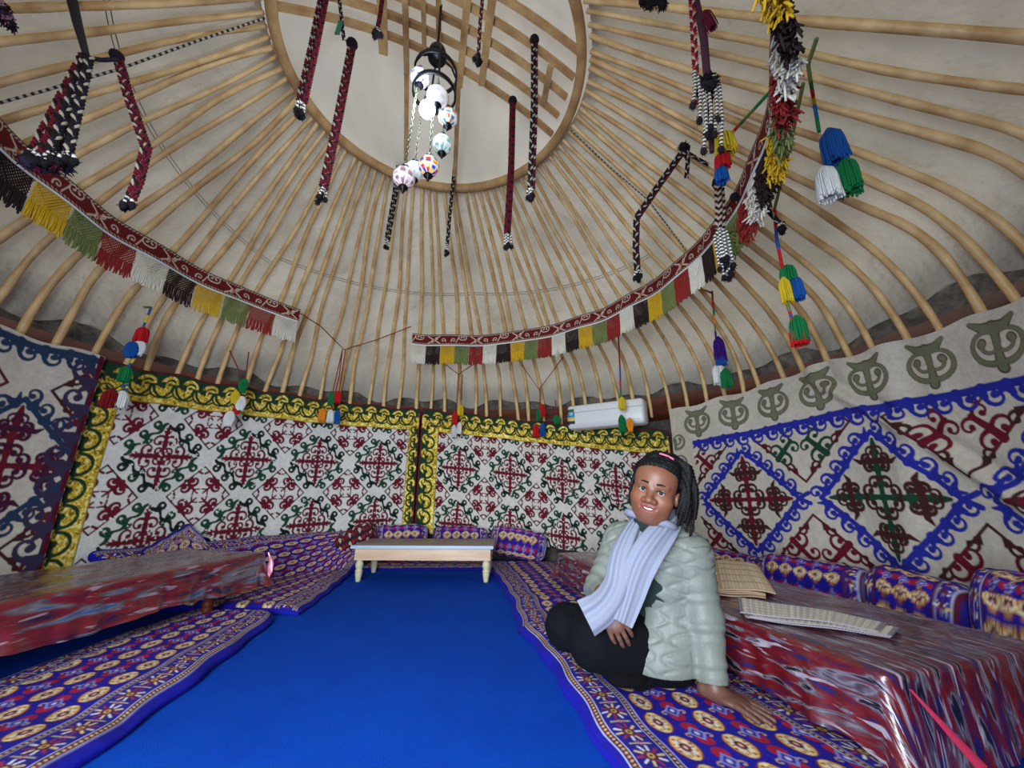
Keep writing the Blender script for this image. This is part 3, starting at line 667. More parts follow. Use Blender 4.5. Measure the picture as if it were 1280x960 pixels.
def braid_thing(label, pts, r, colsets, tip=(5, .10, .02), side=.014, seed=0, group=None, cat='braided cord'):
    pts = [np.asarray(p, float) for p in pts]; t = thing('braided_cord', pts[0], label, cat, group)
    e = np.cross(pts[-1]-pts[0], [0, 1, 0]); e = e/np.linalg.norm(e)
    for k, cs in enumerate(colsets):
        o_ = e*side*(k-(len(colsets)-1)/2); mb = MB(); braid(mb, [p+o_+np.array([0, .006*(k % 2), 0]) for p in pts], r, cs); obj('braid', mb, M_attr, t)
    if tip:
        mb = MB(); tips(mb, pts[-1], *tip, seed); obj('tasselled_end', mb, M_attr, t)
        mb = MB(); mb.ell(pts[0], (r*2.4, r*2.4, r*2.2), 10, c=lin(KD)); obj('knot', mb, M_attr, t)
    return t
def tent_z(xy):
    d = np.asarray(xy)-CC; a = math.atan2(d[0], d[1]); u = np.array([sin(a), cos(a)]); K = C+2.6*u; T = CC+RC*u; w = np.clip(((xy-T)@u)/((K-T)@u), 0, 1.1); return ZC+(1.97-ZC)*w
def near_roof(x, y, gap=.16):
    d = ray(x, y); t = .3
    while t < 6:
        P = O+d*t
        if P[2] > tent_z(P[:2])-gap: break
        t += .01
    return P
def px_line(Y, *q): return [aty(x, y, Y) for x, y in q]
mb = MB(); striped(mb, [near_roof(x, y, .04) for x, y in ((-20, 134), (60, 112), (150, 86), (250, 50), (333, 22))], .006, (40, 34, 34), (190, 180, 160), .03)
tag(obj('speckled_cord', mb, M_attr), 'thin black and white speckled cord strung across the left roof poles', 'cord')
mb = MB(); striped(mb, [near_roof(x, y, .04) for x, y in ((714, 163), (760, 207), (810, 250), (848, 300), (872, 335))], .005, (60, 50, 44), (170, 160, 140), .03)
tag(obj('speckled_cord', mb, M_attr), 'thin dark speckled cord strung across the right roof poles', 'cord')
A3, B3, C3 = (MR, WH, KD), (KD, WH, NV), (MR, KD, MR)
Z = atz
braid_thing('maroon and white braid at the left of the crown ring, cut by the top edge', px_line(1.45, (406, -10), (392, 60), (377, 128)), .013, (A3, B3, C3), (7, .075, .022), seed=1)
braid_thing('long maroon braid hanging just left of the chandelier from the crown bar', px_line(1.75, (440, 55), (422, 150), (404, 235)), .015, (A3, C3), (6, .08, .02), seed=2)
braid_thing('braid with white edge hanging right of the crown, longer of the pair on the right', px_line(1.75, (668, 50), (668, 130), (664, 235)), .013, (B3, A3), (6, .07, .018), seed=3)
braid_thing('plain maroon braid hanging beside the longer white-edged one right of the crown', px_line(2.05, (641, 126), (639, 210), (634, 292)), .013, (C3, C3), (5, .09, .018), seed=4)
braid_thing('white and black braid hanging down behind the chandelier, left of two', px_line(2.75, (504, 168), (494, 240), (484, 300)), .014, (B3, B3), (4, .08, .012), seed=5)
braid_thing('white and black braid hanging down behind the chandelier, right of two', px_line(2.75, (571, 180), (564, 250), (559, 305)), .013, (B3,), (4, .09, .012), seed=6)
braid_thing('short braid ending in a black pompom above and left of the chandelier', px_line(1.5, (479, -10), (475, 20), (472, 36)), .011, (C3,), (9, .05, .018), seed=7)
braid_thing('slim braid with black tassel hanging just right of the chandelier top', px_line(1.5, (604, -10), (600, 30), (598, 68)), .009, (A3,), (7, .05, .012), seed=8)
t = braid_thing('dark cord with a green ribbon hanging beside the leftmost crown braid', px_line(1.55, (423, -10), (427, 24), (430, 50)), .009, (B3,), None, seed=9)
mb = MB(); p = aty(425, 26, 1.52); G_ = np.array([[p+np.array([dx+.004*math.sin(k), .003*math.sin(k*2), -k*.018]) for dx in (-.014, .0, .014)] for k in range(7)]); mb.grid(G_); mb.grid(G_[:, ::-1]+np.array([0, .002, 0])); obj('ribbon', mb, mat('green_ribbon', (40, 110, 90), rough=.6), t)
# big bunch at upper left
Yb = 1.15; t = thing('braid_bunch', aty(92, 0, Yb), 'big bunch of maroon, black and white braids hanging at the upper left', 'braid bunch')
mb = MB(); mb.tube(px_line(Yb, (84, -25), (97, 30), (108, 70)), [.02, .016, .011], 8); obj('cord', mb, mat('black_cloth', (26, 20, 28), rough=.9), t)
for k in range(5):
    mb = MB(); q0 = aty(108+2*k-4, 70, Yb+.01*(k % 2)); q1 = aty(42+k*11, 188+(k % 2)*4, Yb-.02*(k % 3)); braid(mb, [q0, (q0+q1)/2+np.array([.0, 0, .01]), q1], .013, (A3, C3, B3, A3, B3)[k], .075); obj('braid', mb, M_attr, t)
mb = MB(); 
for k in range(9): tips(mb, aty(42+k*6, 186+(k % 3)*3, Yb-.02*(k % 3)), 2, .03, .012, 40+k)
for k in range(6): pompom(mb, aty(36+k*9, 203+(k % 2)*5, Yb-.02+.02*(k % 2)), .028, lin(((40, 34, 50), (90, 24, 46), (30, 26, 40))[k % 3]), 40, 60+k)
obj('pompom_end', mb, M_attr, t)
mb = MB(); mb.tube([aty(108, 72, Yb), aty(128, 75, Yb+.03), aty(146, 74, Yb+.05)], .009, 6, c=lin(NV)); 
obj('side_loop', mb, M_attr, t)
braid_thing('thin maroon and white braid lying slack against the upper left poles', px_line(1.22, (146, 70), (160, 120), (182, 184), (172, 225), (162, 248)), .011, (A3, C3), (5, .035, .018), .01, seed=12)
t = thing('pompom', aty(2, 8, 1.0), 'dark pink and black pompom at the top left corner', 'pompom'); mb = MB()
for k in range(5): pompom(mb, aty(-2+k*3, 4+k*6, 1.0+.01*k), .026, lin(((150, 110, 120), KD, (60, 40, 60))[k % 3]), 40, 80+k)
obj('yarn', mb, M_attr, t)
t = thing('pompom', aty(815, -4, 1.2), 'black fluffy pompom hanging at the top edge right of centre', 'pompom'); mb = MB()
for k in range(4): pompom(mb, aty(804+k*8, 0+(k % 2)*5, 1.2), .026, lin(KD), 46, 90+k)
mb.tube([aty(815, -2, 1.2), aty(812, -40, 1.2)], .006, 5, c=lin(KD)); obj('yarn', mb, M_attr, t)
# slack braid at right with two runs
t = braid_thing('slack dark braid caught on the right poles, bent in the middle with a black end', px_line(2.0, (856, 186), (826, 228), (796, 272), (795, 310), (797, 338)), .014, (B3, C3), (5, .05, .02), .01, seed=14)
mb = MB(); braid(mb, px_line(1.98, (853, 184), (860, 200), (858, 222)), .012, B3); pompom(mb, aty(854, 184, 1.98), .035, lin(KD), 30, 3); braid(mb, px_line(1.98, (858, 190), (875, 200), (886, 206)), .009, B3); obj('loose_end', mb, M_attr, t)
# big right bunch with red-yellow-blue tassel
Yr = 1.14; t = thing('braid_bunch', aty(872, 0, Yr), 'long bunch of red, white and black braids with shaggy black ends, upper right', 'braid bunch')
mb = MB(); braid(mb, px_line(Yr, (864, -12), (868, 60), (872, 130)), .011, (MR, WH, (150, 40, 50)), .07); obj('braid', mb, M_attr, t)
mb = MB(); mb.tube(px_line(Yr+.02, (868, -12), (880, 50), (886, 120), (890, 190)), [.012, .016, .014, .009], 8); obj('cord', mb, mat('plum_cloth', (58, 16, 36), rough=.9), t)
mb = MB(); skirt_tassel(mb, aty(880, 14, Yr-.02), .10, .04, lin((84, 18, 36)), 30, (.25, 0, -1), 4); obj('tassel', mb, M_attr, t)
mb = MB(); pompom(mb, aty(884, 108, Yr-.03), .042, lin(KD), 90, 5)
for k in range(8):
    x = 868+k*4.5; y = 88+(k*37 % 30); p = aty(x, y, Yr-.03); q = aty(x-2+(k % 3)*4, y+44+(k % 4)*12, Yr-.04); striped(mb, [p, (p+q)/2+np.array([.006, 0, 0]), q], .007, KD, (196, 190, 178), .018, 6); pompom(mb, q, .014, lin(KD), 24, 100+k, 1.4)
obj('shaggy_end', mb, M_attr, t)
# white/dark braid under the band on the right
braid_thing('white and maroon braid with black ringed ends hanging over the right woven band', px_line(1.62, (899, 228), (901, 262), (900, 285)), .015, ((WH, MR, WH), (WH, KD, WH)), (11, .26, .03), .018, seed=15)
t = braid_thing('short dark ringed braid sticking out sideways behind the right band', px_line(1.7, (918, 246), (950, 252), (975, 280)), .010, (B3,), (5, .04, .02), .01, seed=16)
# ------------------------------------------------------------ coloured tassel ornaments
def ornament(label, rad, cords, tas, ccol='brick', bands=None, seed=0, cat='tassel', pf=None):
    def F(x, y):
        if pf: return pf(x, y)
        P, Q = cyl(x, y, rad), near_roof(x, y, .07); return P if np.linalg.norm(P-O) < np.linalg.norm(Q-O) else Q
    p0 = F(*cords[0][0]); t = thing('tassel_ornament', p0, label, cat)
    mb = MB()
    for cpts in cords:
        Q = [F(*q) for q in cpts]
        if bands:
            P_, L_ = resamp(Q, 40); cc = np.array([lin(YC[bands[int(s*len(bands)*.999)]]) for s in np.linspace(0, 1, 40)]); mb.tube(P_, .008, 6, c=cc)
        else: mb.tube(Q, .0055, 6, c=lin(YC[ccol]))
    obj('cord', mb, M_attr, t)
    for k, (x, y, h, w, col) in enumerate(tas):
        p = F(x, y); zd = (p-O)@_fw; s = zd/FPX; hh = p[2]-zdrop(p[:2], y+h); mb = MB(); p = p-np.array([(k % 2)*.0, .012*(k % 3), 0]); h_, w_ = hh*.97, w*s*.88
        if h_ < .13 and w < 17: 
            mb.ell(p-np.array([0, 0, h_*.5]), (w_*.46, w_*.46, h_*.52), 16); 
            g = np.random.default_rng(seed+k)
            for j in range(30):
                a = j/30*2*pi; tt = np.linspace(.05, 1, 8); rr = w_*.48*np.sin(np.clip(tt, .02, .86)*pi*.98+.03)**.5
                mb.tube(np.stack([p[0]+rr*cos(a), p[1]+rr*sin(a), p[2]-h_*tt*g.uniform(.97, 1.05)], -1), w_*.05, 4)
        else: skirt_tassel(mb, p, h_*.92, w_*.80, None, 70, seed=seed+k, full=.6)
        o_ = obj('tassel', mb, M_y[col], t); o_['label'] = YC_N[col]+' yarn tassel'
    return t
YC_N = dict(red='red', green='green', white='white', yellow='yellow', blue='blue', orange='orange', purple='purple', dkred='dark red', dark='dark brown')
ornament('hanging tassels red over blue and white, with green, dark red and white below, far left', 2.35, [[(180, 384), (189, 384), (178, 412)], [(176, 436), (160, 460)], [(160, 478), (141, 492)], [(160, 478), (158, 488)]],
         [(180, 409, 20, 18, 'red'), (169, 428, 20, 15, 'blue'), (181, 427, 19, 13, 'white'), (159, 458, 21, 17, 'green'), (142, 487, 25, 20, 'dkred'), (158, 490, 23, 20, 'white')], 'blue', ('olive', 'blue', 'yellow', 'blue'), 1)
ornament('hanging tassels green, yellow and two white ones, second from the left', 2.42, [[(287, 438), (302, 470)], [(311, 440), (306, 480), (290, 515)]],
         [(306, 473, 18, 11, 'green'), (297, 489, 16, 11, 'yellow'), (305, 496, 18, 13, 'white'), (296, 510, 8, 9, 'red'), (290, 514, 19, 13, 'white')], 'brick', None, 11)
ornament('cluster of green, red, orange, white and blue tassels hanging left of the far wall middle', 2.45, [[(376, 392), (401, 408), (430, 437), (470, 425), (514, 408)], [(428, 437), (416, 490)], [(432, 437), (424, 490)], [(428, 437), (424, 470), (414, 512)]],
         [(415, 490, 17, 9, 'green'), (424, 489, 17, 11, 'red'), (405, 511, 18, 12, 'orange'), (414, 512, 18, 11, 'white'), (423, 513, 18, 10, 'blue')], 'brick', None, 21)
ornament('hanging tassels yellow and red over two white ones, below the band left end', 2.45, [[(556, 455), (573, 468), (592, 455)], [(573, 468), (571, 510)], [(578, 468), (577, 500)]],
         [(576, 506, 15, 10, 'yellow'), (569, 515, 17, 10, 'red'), (575, 528, 16, 8, 'white'), (568, 531, 17, 8, 'white')], 'brick', None, 31)
ornament('hanging tassels red, green and blue over red, left of the air conditioner', 2.45, [[(652, 456), (674, 487), (704, 446)], [(675, 487), (675, 515)]],
         [(678, 505, 17, 9, 'red'), (673, 511, 17, 9, 'green'), (678, 529, 18, 9, 'blue'), (670, 530, 18, 11, 'red')], 'brick', None, 41)
ornament('small green tassel hanging alone just left of the air conditioner', 2.5, [[(694, 500), (696, 520)]], [(696, 519, 11, 10, 'green')], 'brick', None, 45)
ornament('hanging tassels yellow over green and orange in front of the air conditioner', 2.12, [[(773, 420), (775, 460), (776, 500)]],
         [(777, 496, 18, 12, 'yellow'), (776, 519, 24, 13, 'green'), (786, 523, 17, 9, 'orange')], 'brick', ('brick', 'brick', 'brick', 'blue', 'red', 'green'), 51)
ornament('long purple, blue and white tassel with green behind it, right of the band', 2.2, [[(862, 355), (889, 366), (891, 364)], [(890, 364), (895, 424)]],
         [(897, 421, 34, 18, 'purple'), (899, 443, 16, 17, 'blue'), (904, 462, 26, 17, 'green'), (897, 455, 27, 20, 'white')], 'brick', ('brick', 'red', 'green', 'orange', 'olive', 'purple'), 61)
F9 = lambda x, y: aty(x, y, 1.45) if y > 120 else near_roof(x, y)
ornament('big blue tassel over a white and a green one, hanging nearest at the upper right', 1.5, [[(1021, 48), (1010, 80), (1013, 100), (1018, 130), (1024, 165)]], [(1035, 162, 46, 34, 'blue'), (1026, 212, 42, 34, 'white'), (1050, 205, 44, 32, 'green')],
         'olive', ('olive', 'olive', 'green', 'red', 'yellow', 'blue', 'green'), 71, pf=F9)
F10 = lambda x, y: aty(x, y, 1.80) if y > 250 else near_roof(x, y)
ornament('tassels green, yellow and blue with another green and red one below, on the right', 1.5, [[(1004, 104), (988, 180), (968, 262), (971, 300), (978, 335)], [(982, 372), (990, 400)]], [(983, 332, 24, 26, 'green'), (989, 347, 32, 22, 'blue'), (975, 350, 34, 19, 'yellow'), (996, 408, 26, 26, 'red'), (993, 396, 34, 25, 'green')],
         'olive', ('olive', 'olive', 'olive', 'olive', 'olive', 'red', 'blue', 'red'), 81, pf=F10)
F11 = lambda x, y: aty(x, y, 1.40) if y > 150 else near_roof(x, y)
ornament('yellow, red and blue tiered tassel hanging in front of the right band', 1.5, [[(965, 112), (930, 150), (902, 180)]], [(900, 207, 22, 20, 'blue'), (900, 193, 22, 24, 'red'), (900, 172, 30, 30, 'yellow')], 'green', ('green', 'olive', 'green', 'red', 'yellow', 'blue'), 91, pf=F11)
# ------------------------------------------------------------ woven bands with net fringe
def band_canvas(W, H, seed):
    g = np.random.default_rng(seed); cv = Canvas(W, H, .004, (98, 24, 24)); cr = (208, 194, 172)
    cv.rect(0, 0, W, .012, (196, 184, 160)); cv.rect(0, H-.010, W, H, (60, 50, 44)); cv.rect(0, .012, W, .018, (40, 24, 22))
    n = int(W/.15)
    for i in range(n+1):
        c = complex(i*.15+.075, H/2+.002)
        if i % 3 == 0:
            for d in (1, -1): cv.curl(c+d*.004, pi/2-d*1.5, .13, d*5.6, .008, cr); 
            cv.stroke([c-.07-.03j, c-.04+.03j], .006, cr)
        elif i % 3 == 1:
            for d in (1, -1): cv.stroke([c-.06+d*.038j, c+.06-d*.038j], .008, cr); cv.curl(c+d*.02, d*.3, .06, d*4.5, .007, cr)
            cv.oval(c, .012, .010, (170, 90, 40))
        else:
            for d in (1, -1): cv.curl(c+d*.03-.02j, pi/2, .10, -d*5.2, .008, cr); cv.poly([c+d*.01, c+d*.03+.03j, c+d*.055, c+d*.03-.03j], (130, 60, 40)) if False else None
    for x in np.arange(0, W, .022): cv.stroke([complex(x, H-.016), complex(x+.011, H-.009)], .005, cr); cv.stroke([complex(x, .024), complex(x+.011, .018)], .004, cr)
    return cv
def fringe_band(az0, az1, pitch, cols, label, seed, tilt=0., start=0):
    t = thing('woven_band', pol(az0, RB, ZB, CB), label, 'woven band'); H_ = .125; W = radians(az1-az0)*RB; cv = band_canvas(W, H_, seed)
    az = np.radians(az0+(az1-az0)*np.arange(cv.nx)/(cv.nx-1)); v = np.arange(cv.ny)/(cv.ny-1)
    def pt(a, dz, out=0.):   # a radians (array), dz above the lower edge
        r = RB+out+.006*np.sin(a*23); return np.stack([CB[0]+r*np.sin(a)-tilt*dz*np.sin(a), CB[1]+r*np.cos(a)-tilt*dz*np.cos(a), ZB+dz-.012*np.sin(a*9)**2+0*a], -1)
    P = np.stack([pt(az, H_*k) for k in v], 0); mb = MB(); mb.grid(P[::-1], cv.img[::-1]); mb.grid(np.stack([pt(az, H_*k, .006) for k in v], 0), cv.img*.6); obj('strap', mb, M_band, t)
    mb = MB(); mb.tube(pt(az[::6], .0, -.006), .006, 6); o_ = obj('piping', mb, M_y['white'], t)
    edges = [az0]; g = np.random.default_rng(seed)
    while edges[-1] < az1-pitch*.5: edges.append(edges[-1]+(pitch if edges[-1] < 84 else pitch*.94))
    n = len(edges)-1
    for k in range(n):
        a0, a1 = radians(edges[k]), radians(edges[k+1])-.003; col = cols[(k+start) % len(cols)]; mb = MB(); m = 11; hn, hf = .115, .085
        for j in range(m):       # net: crossing cords
            for s in (1, -1):
                x0 = a0+(a1-a0)*(j+.5)/m; q = []
                for e in np.linspace(0, 1, 8):
                    u_ = ((x0-a0)/(a1-a0)+s*e*.55); u_ = abs(u_) if u_ < 0 else u_; u_ = 2-u_ if u_ > 1 else u_
                    q.append(pt(np.array([a0+(a1-a0)*u_]), -hn*e, .002*s)[0])
                mb.tube(q, .0038, 4, caps=False)
        for j in range(m*2):
            x0 = a0+(a1-a0)*(j+.5)/m/2; w = g.uniform(-.5, .5, 3); q = [pt(np.array([x0]), -hn*.92)[0], pt(np.array([x0+w[0]*.004]), -hn-hf*.5, .004*w[1])[0], pt(np.array([x0+w[1]*.008]), -hn-hf*g.uniform(.9, 1.15), .012*w[2])[0]]
            mb.tube(q, [.0042, .0058, .0048], 4)
        if edges[k] > 92:       # the near part is shaggy wool
            for j in range(240):
                x0 = a0+(a1-a0)*g.random(); dz = -g.uniform(.05, .21); w = g.normal(size=3); p_ = pt(np.array([x0]), dz, g.uniform(-.024, .024))[0]
                mb.tube([p_, p_+w*.006+[0, 0, -.012], p_+w*.012+[0, 0, -.022]], [.0042, .0048, .003], 4)
        o_ = obj('fringe', mb, M_y[col], t); o_['label'] = {'ecru': 'cream', 'brick': 'dark red', 'gold': 'yellow', 'olive': 'olive green', 'dark': 'dark brown'}[col]+' knotted net fringe'
    return t
five = ('ecru', 'dark', 'gold', 'olive', 'brick')
fringe_band(-128.3, -47.7, 6.2, five, 'red scroll-patterned woven band with coloured net fringe hanging under the left poles', 5, start=3)
fringe_band(-14.5, 142., 4.7, five, 'long red scroll-patterned woven band with coloured net fringe curving up to the right', 6)
# shaggy wool tufts on the back of the right band where it nears the camera
# ------------------------------------------------------------ air conditioner
pa = cyl(712, 521, 2.40); pb = cyl(808, 518, 2.40); mid = (pa+pb)/2; zc = 1.535
d = pb-pa; d[2] = 0; Lac = np.linalg.norm(d)*.99; d /= np.linalg.norm(d); nrm = np.array([d[1], -d[0], 0]); 
if nrm@(O-mid) < 0: nrm = -nrm
zl = zdrop(mid[:2], 534); zh = zdrop(mid[:2], 504)
ac = thing('air_conditioner', mid*[1, 1, 0]+[0, 0, zl], 'white wall air conditioner hung above the far felt hangings', 'air conditioner')
ax = np.array([d, nrm, [0, 0, 1]]); hz = (zh-zl)/2; c0 = np.array([mid[0], mid[1], (zh+zl)/2])-nrm*.02
mb = MB(); mb.box(c0, ax, (Lac/2, .10, hz), .035); obj('casing', mb, M_white, ac)
mb = MB(); mb.box(c0+nrm*.101-np.array([0, 0, hz*.72]), ax, (Lac*.46, .004, hz*.12), .003); obj('air_flap', mb, mat('flap_grey', (214, 215, 216), rough=.4), ac)
mb = MB(); mb.box(c0+nrm*.1005+np.array([0, 0, hz*.35]), ax, (Lac*.49, .002, .002)); obj('panel_seam', mb, mat('seam_grey', (150, 150, 152)), ac)
mb = MB()
for k, c_ in enumerate(((60, 120, 70), (40, 150, 200), (230, 200, 120), (60, 60, 80))): mb.box(c0+nrm*.1025-d*(Lac*.44)*1+np.array([0, 0, hz*(.5-.34*k)]), ax, (.042-.006*(k == 0), .0008, hz*.165), c=lin(c_))
for k in range(3): mb.box(c0+nrm*.1038-d*(Lac*.44)+np.array([0, 0, hz*.36-.012*k]), ax, (.026-.004*k, .0006, .003), c=lin((230, 235, 240)))
lbl = obj('sticker', mb, M_attr, ac); lbl['label'] = 'small blue and yellow energy sticker'
# ------------------------------------------------------------ small bench table
fl, fr = atz(445, 728), atz(608, 728); yb_ = (fl[1]+fr[1])/2; x0, x1 = fl[0], fr[0]; zt = .285
D = .46; xt0, xt1 = atz(438, 682, zt)[0], atz(617, 682, zt)[0]; ymid = yb_+D/2-.03
tb = thing('bench_table', ((x0+x1)/2, ymid, 0), 'low pale pine table with four turned legs on the blue carpet', 'table')
M_pine = mat('pale_pine', (228, 198, 166), rough=.55, noise=((3, 30, 30), .7, (200, 160, 126)), bump=[(60, .2, .003)])
M_top = mat('worn_board', (168, 150, 140), rough=.45, noise=((4, 26, 4), .9, (120, 98, 88)))
I3 = np.eye(3)
mb = MB(); mb.box(((xt0+xt1)/2, ymid, zt-.012), I3, ((xt1-xt0)/2, D/2+.02, .012), .004); obj('table_top', mb, M_top, tb)
mb = MB(); mb.box(((xt0+xt1)/2, ymid-D/2-.024, zt-.012), I3, ((xt1-xt0)/2, .004, .0125), .002); e_ = obj('top_edge', mb, mat('blue_grey_paint', (176, 196, 214), rough=.5), tb); e_['label'] = 'pale blue painted front edge'
for s_ in (-1, 1):
    mb = MB(); mb.box(((xt0+xt1)/2, ymid+s_*(D/2-.02), zt-.072), I3, ((xt1-xt0)/2-.025, .011, .046), .002); obj('apron', mb, M_pine, tb)
    mb = MB(); mb.box(((xt0+xt1)/2+s_*((xt1-xt0)/2-.035), ymid, zt-.072), I3, (.011, D/2-.03, .046), .002); obj('apron', mb, M_pine, tb)
lp = [(.0, 0), (.016, 0), (.019, .01), (.021, .028), (.025, .05), (.027, .062), (.024, .070), (.028, .078), (.029, .086), (.022, .094), (.024, .10), (.030, .12), (.031, .135), (.024, .155), (.020, .163), (.030, .172), (.031, .180), (.031, .26), (.0, .26)]
lp = [(r*1.08, z*(zt-.024)/.26) for r, z in lp]
for sx in (x0+.005, x1-.005):
    for sy in (-1, 1):
        mb = MB(); mb.lathe(lp, (sx, ymid+sy*(D/2-.045), 0), n=20); obj('leg', mb, mat('pale_ash', (206, 196, 160), rough=.5) if sx == x0+.005 and sy < 0 else bpy.data.materials['pale_ash'], tb)
# ------------------------------------------------------------ plastic covered ikat cloths
def ikat_mat(name, cols, fleck=1., sc0=(30, 6.5, 1)):
    m = bpy.data.materials.new(name); m.use_nodes = True; nt = m.node_tree; N = nt.nodes; Lk = nt.links; b = N['Principled BSDF']
    a = N.new('ShaderNodeAttribute'); a.attribute_name = 'Col'
    def nz(sc, loc, det=3., dist=.6):
        mp = N.new('ShaderNodeMapping'); mp.inputs['Scale'].default_value = sc; mp.inputs['Location'].default_value = loc; Lk.new(a.outputs['Vector'], mp.inputs['Vector'])
        t = N.new('ShaderNodeTexNoise'); t.inputs['Scale'].default_value = 1; t.inputs['Detail'].default_value = det; t.inputs['Distortion'].default_value = dist; Lk.new(mp.outputs[0], t.inputs['Vector']); return t.outputs['Fac']
    r = N.new('ShaderNodeValToRGB'); r.color_ramp.interpolation = 'LINEAR'; E_ = r.color_ramp.elements
    while len(E_) > 1: E_.remove(E_[0])
    E_[0].position = 0; E_[0].color = L4(cols[0][1])
    for p, c in cols: e = E_.new(p); e.color = L4(c)
    Lk.new(nz(sc0, (0, 0, 0)), r.inputs[0])
    r2 = N.new('ShaderNodeValToRGB'); r2.color_ramp.elements[0].position = .60; r2.color_ramp.elements[0].color = (0, 0, 0, 1); r2.color_ramp.elements[1].position = .66; r2.color_ramp.elements[1].color = (1, 1, 1, 1)
    Lk.new(nz((44, 7, 1), (7, 3, 0), 2), r2.inputs[0]); mx = N.new('ShaderNodeMix'); mx.data_type = 'RGBA'; Lk.new(r.outputs[0], mx.inputs[6]); mx.inputs[7].default_value = L4((166, 156, 170)); 
    ml = N.new('ShaderNodeMath'); ml.operation = 'MULTIPLY'; ml.inputs[1].default_value = fleck; Lk.new(r2.outputs[0], ml.inputs[0]); Lk.new(ml.outputs[0], mx.inputs[0]); Lk.new(mx.outputs[2], b.inputs['Base Color'])
    b.inputs['Roughness'].default_value = .45; b.inputs['Coat Weight'].default_value = 1.; b.inputs['Coat Roughness'].default_value = .16; b.inputs['Coat IOR'].default_value = 1.55
    prev = None
    for sc, st, di in (((9, 5, 1), .45, .03), ((60, 14, 1), .35, .006)):
        bp = N.new('ShaderNodeBump'); bp.inputs['Strength'].default_value = st; bp.inputs['Distance'].default_value = di; Lk.new(nz(sc, (1, 2, 0)), bp.inputs['Height'])
        if prev: Lk.new(prev, bp.inputs['Normal'])
        prev = bp.outputs[0]
    Lk.new(prev, b.inputs['Coat Normal']); Lk.new(prev, b.inputs['Normal'])
    return m
M_ik1 = ikat_mat('ikat_under_plastic', [(.0, (20, 20, 70)), (.37, (30, 24, 88)), (.42, (88, 10, 20)), (.53, (108, 14, 24)), (.57, (84, 70, 80)), (.60, (122, 114, 126)), (.62, (84, 70, 84)), (.65, (18, 16, 24)), (.75, (16, 14, 24))])
M_ik2 = ikat_mat('ikat_under_plastic_left', [(.0, (14, 12, 44)), (.38, (28, 14, 48)), (.43, (92, 10, 18)), (.53, (110, 14, 22)), (.57, (78, 60, 64)), (.62, (104, 96, 102)), (.66, (50, 76, 120))], .5, (17, 3.6, 1))
def cloth(name, A, dr, L, Wd, zt, mt, label, drop, flare, seed, corner=None):
    "A: near corner on the inner edge; dr: unit vector along the length; width to the left normal side given by nn"
    dr = np.asarray(dr, float); dr /= np.linalg.norm(dr); nn = flare['n']; nn = np.asarray(nn, float); g = np.random.default_rng(seed)
    # perimeter of a rounded rectangle in (a across, l along)
    rc = .03; pts = []
    for cx_, cy_, a0 in ((Wd-rc, L-rc, 0), (rc, L-rc, 90), (rc, rc, 180), (Wd-rc, rc, 270)):
        for q in np.linspace(0, 90, 7): pts.append((cx_+rc*cos(radians(a0+q)), cy_+rc*sin(radians(a0+q)), radians(a0+q)))
    pts = np.array(pts); nxt = np.roll(pts, -1, 0); out = []
    for p, q in zip(pts, nxt):
        m = max(1, int(np.hypot(*(q-p)[:2])/.012)); 
        if abs(q[2]-p[2]) > pi: q = q.copy(); q[2] = p[2]+ (pi/12 if m == 1 else 0)
        for k in range(m): out.append(p+(q-p)*k/m)
    Pm = np.array(out); n = len(Pm); cen = np.array([Wd/2, L/2]); s = np.arange(n)
    loops = []; uv = []
    for f in np.linspace(.0, 1, 26):       # top, from a central spine outward
        a = np.clip(Pm[:, 0], Wd*.5-(Wd*.5)*f, Wd*.5+(Wd*.5)*f) if False else Wd/2+(Pm[:, 0]-Wd/2)*f; l = L/2+(Pm[:, 1]-L/2)*(f*.999+.001)
        z = zt+.004*np.sin(a*30+seed)*np.sin(l*17)*(1-f**8)-.006*f**20; loops.append(np.stack([a, l, z+0*a], 1)); uv.append(np.stack([a, l], 1))
    na = np.cos(Pm[:, 2]); nl = np.sin(Pm[:, 2]); cornerness = np.abs(np.sin(2*Pm[:, 2]))**1.5
    dropv = drop(Pm[:, 0]/Wd, Pm[:, 1]/L)
    wav = np.sin(s*2*pi/n*23+seed)*.5+np.sin(s*2*pi/n*41+2*seed)*.3+np.sin(s*2*pi/n*9)*.4
    for f in np.linspace(.02, 1, 22):
        o_ = .006+f*(.012+.016*wav*f+flare['f']*f+cornerness*(.075*f))+.004*np.sin(s*.9)*f
        a = Pm[:, 0]+na*o_; l = Pm[:, 1]+nl*o_; z = zt-.006-dropv*f*(1+.10*cornerness)
        loops.append(np.stack([a, l, z], 1)); uv.append(np.stack([Pm[:, 0]+na*dropv*f, Pm[:, 1]+nl*dropv*f], 1))
    G = np.array(loops); U = np.array(uv)
    XY = np.asarray(A)[None, None]+G[..., :1]*nn+G[..., 1:2]*dr; P = np.concatenate([XY, G[..., 2:]], -1)
    mb = MB(); mb.grid(P[::-1], np.concatenate([U, 0*U[..., :1]], -1)[::-1], cu=True)
    o = obj(name, mb, mt); return tag(o, label, 'tablecloth'), P
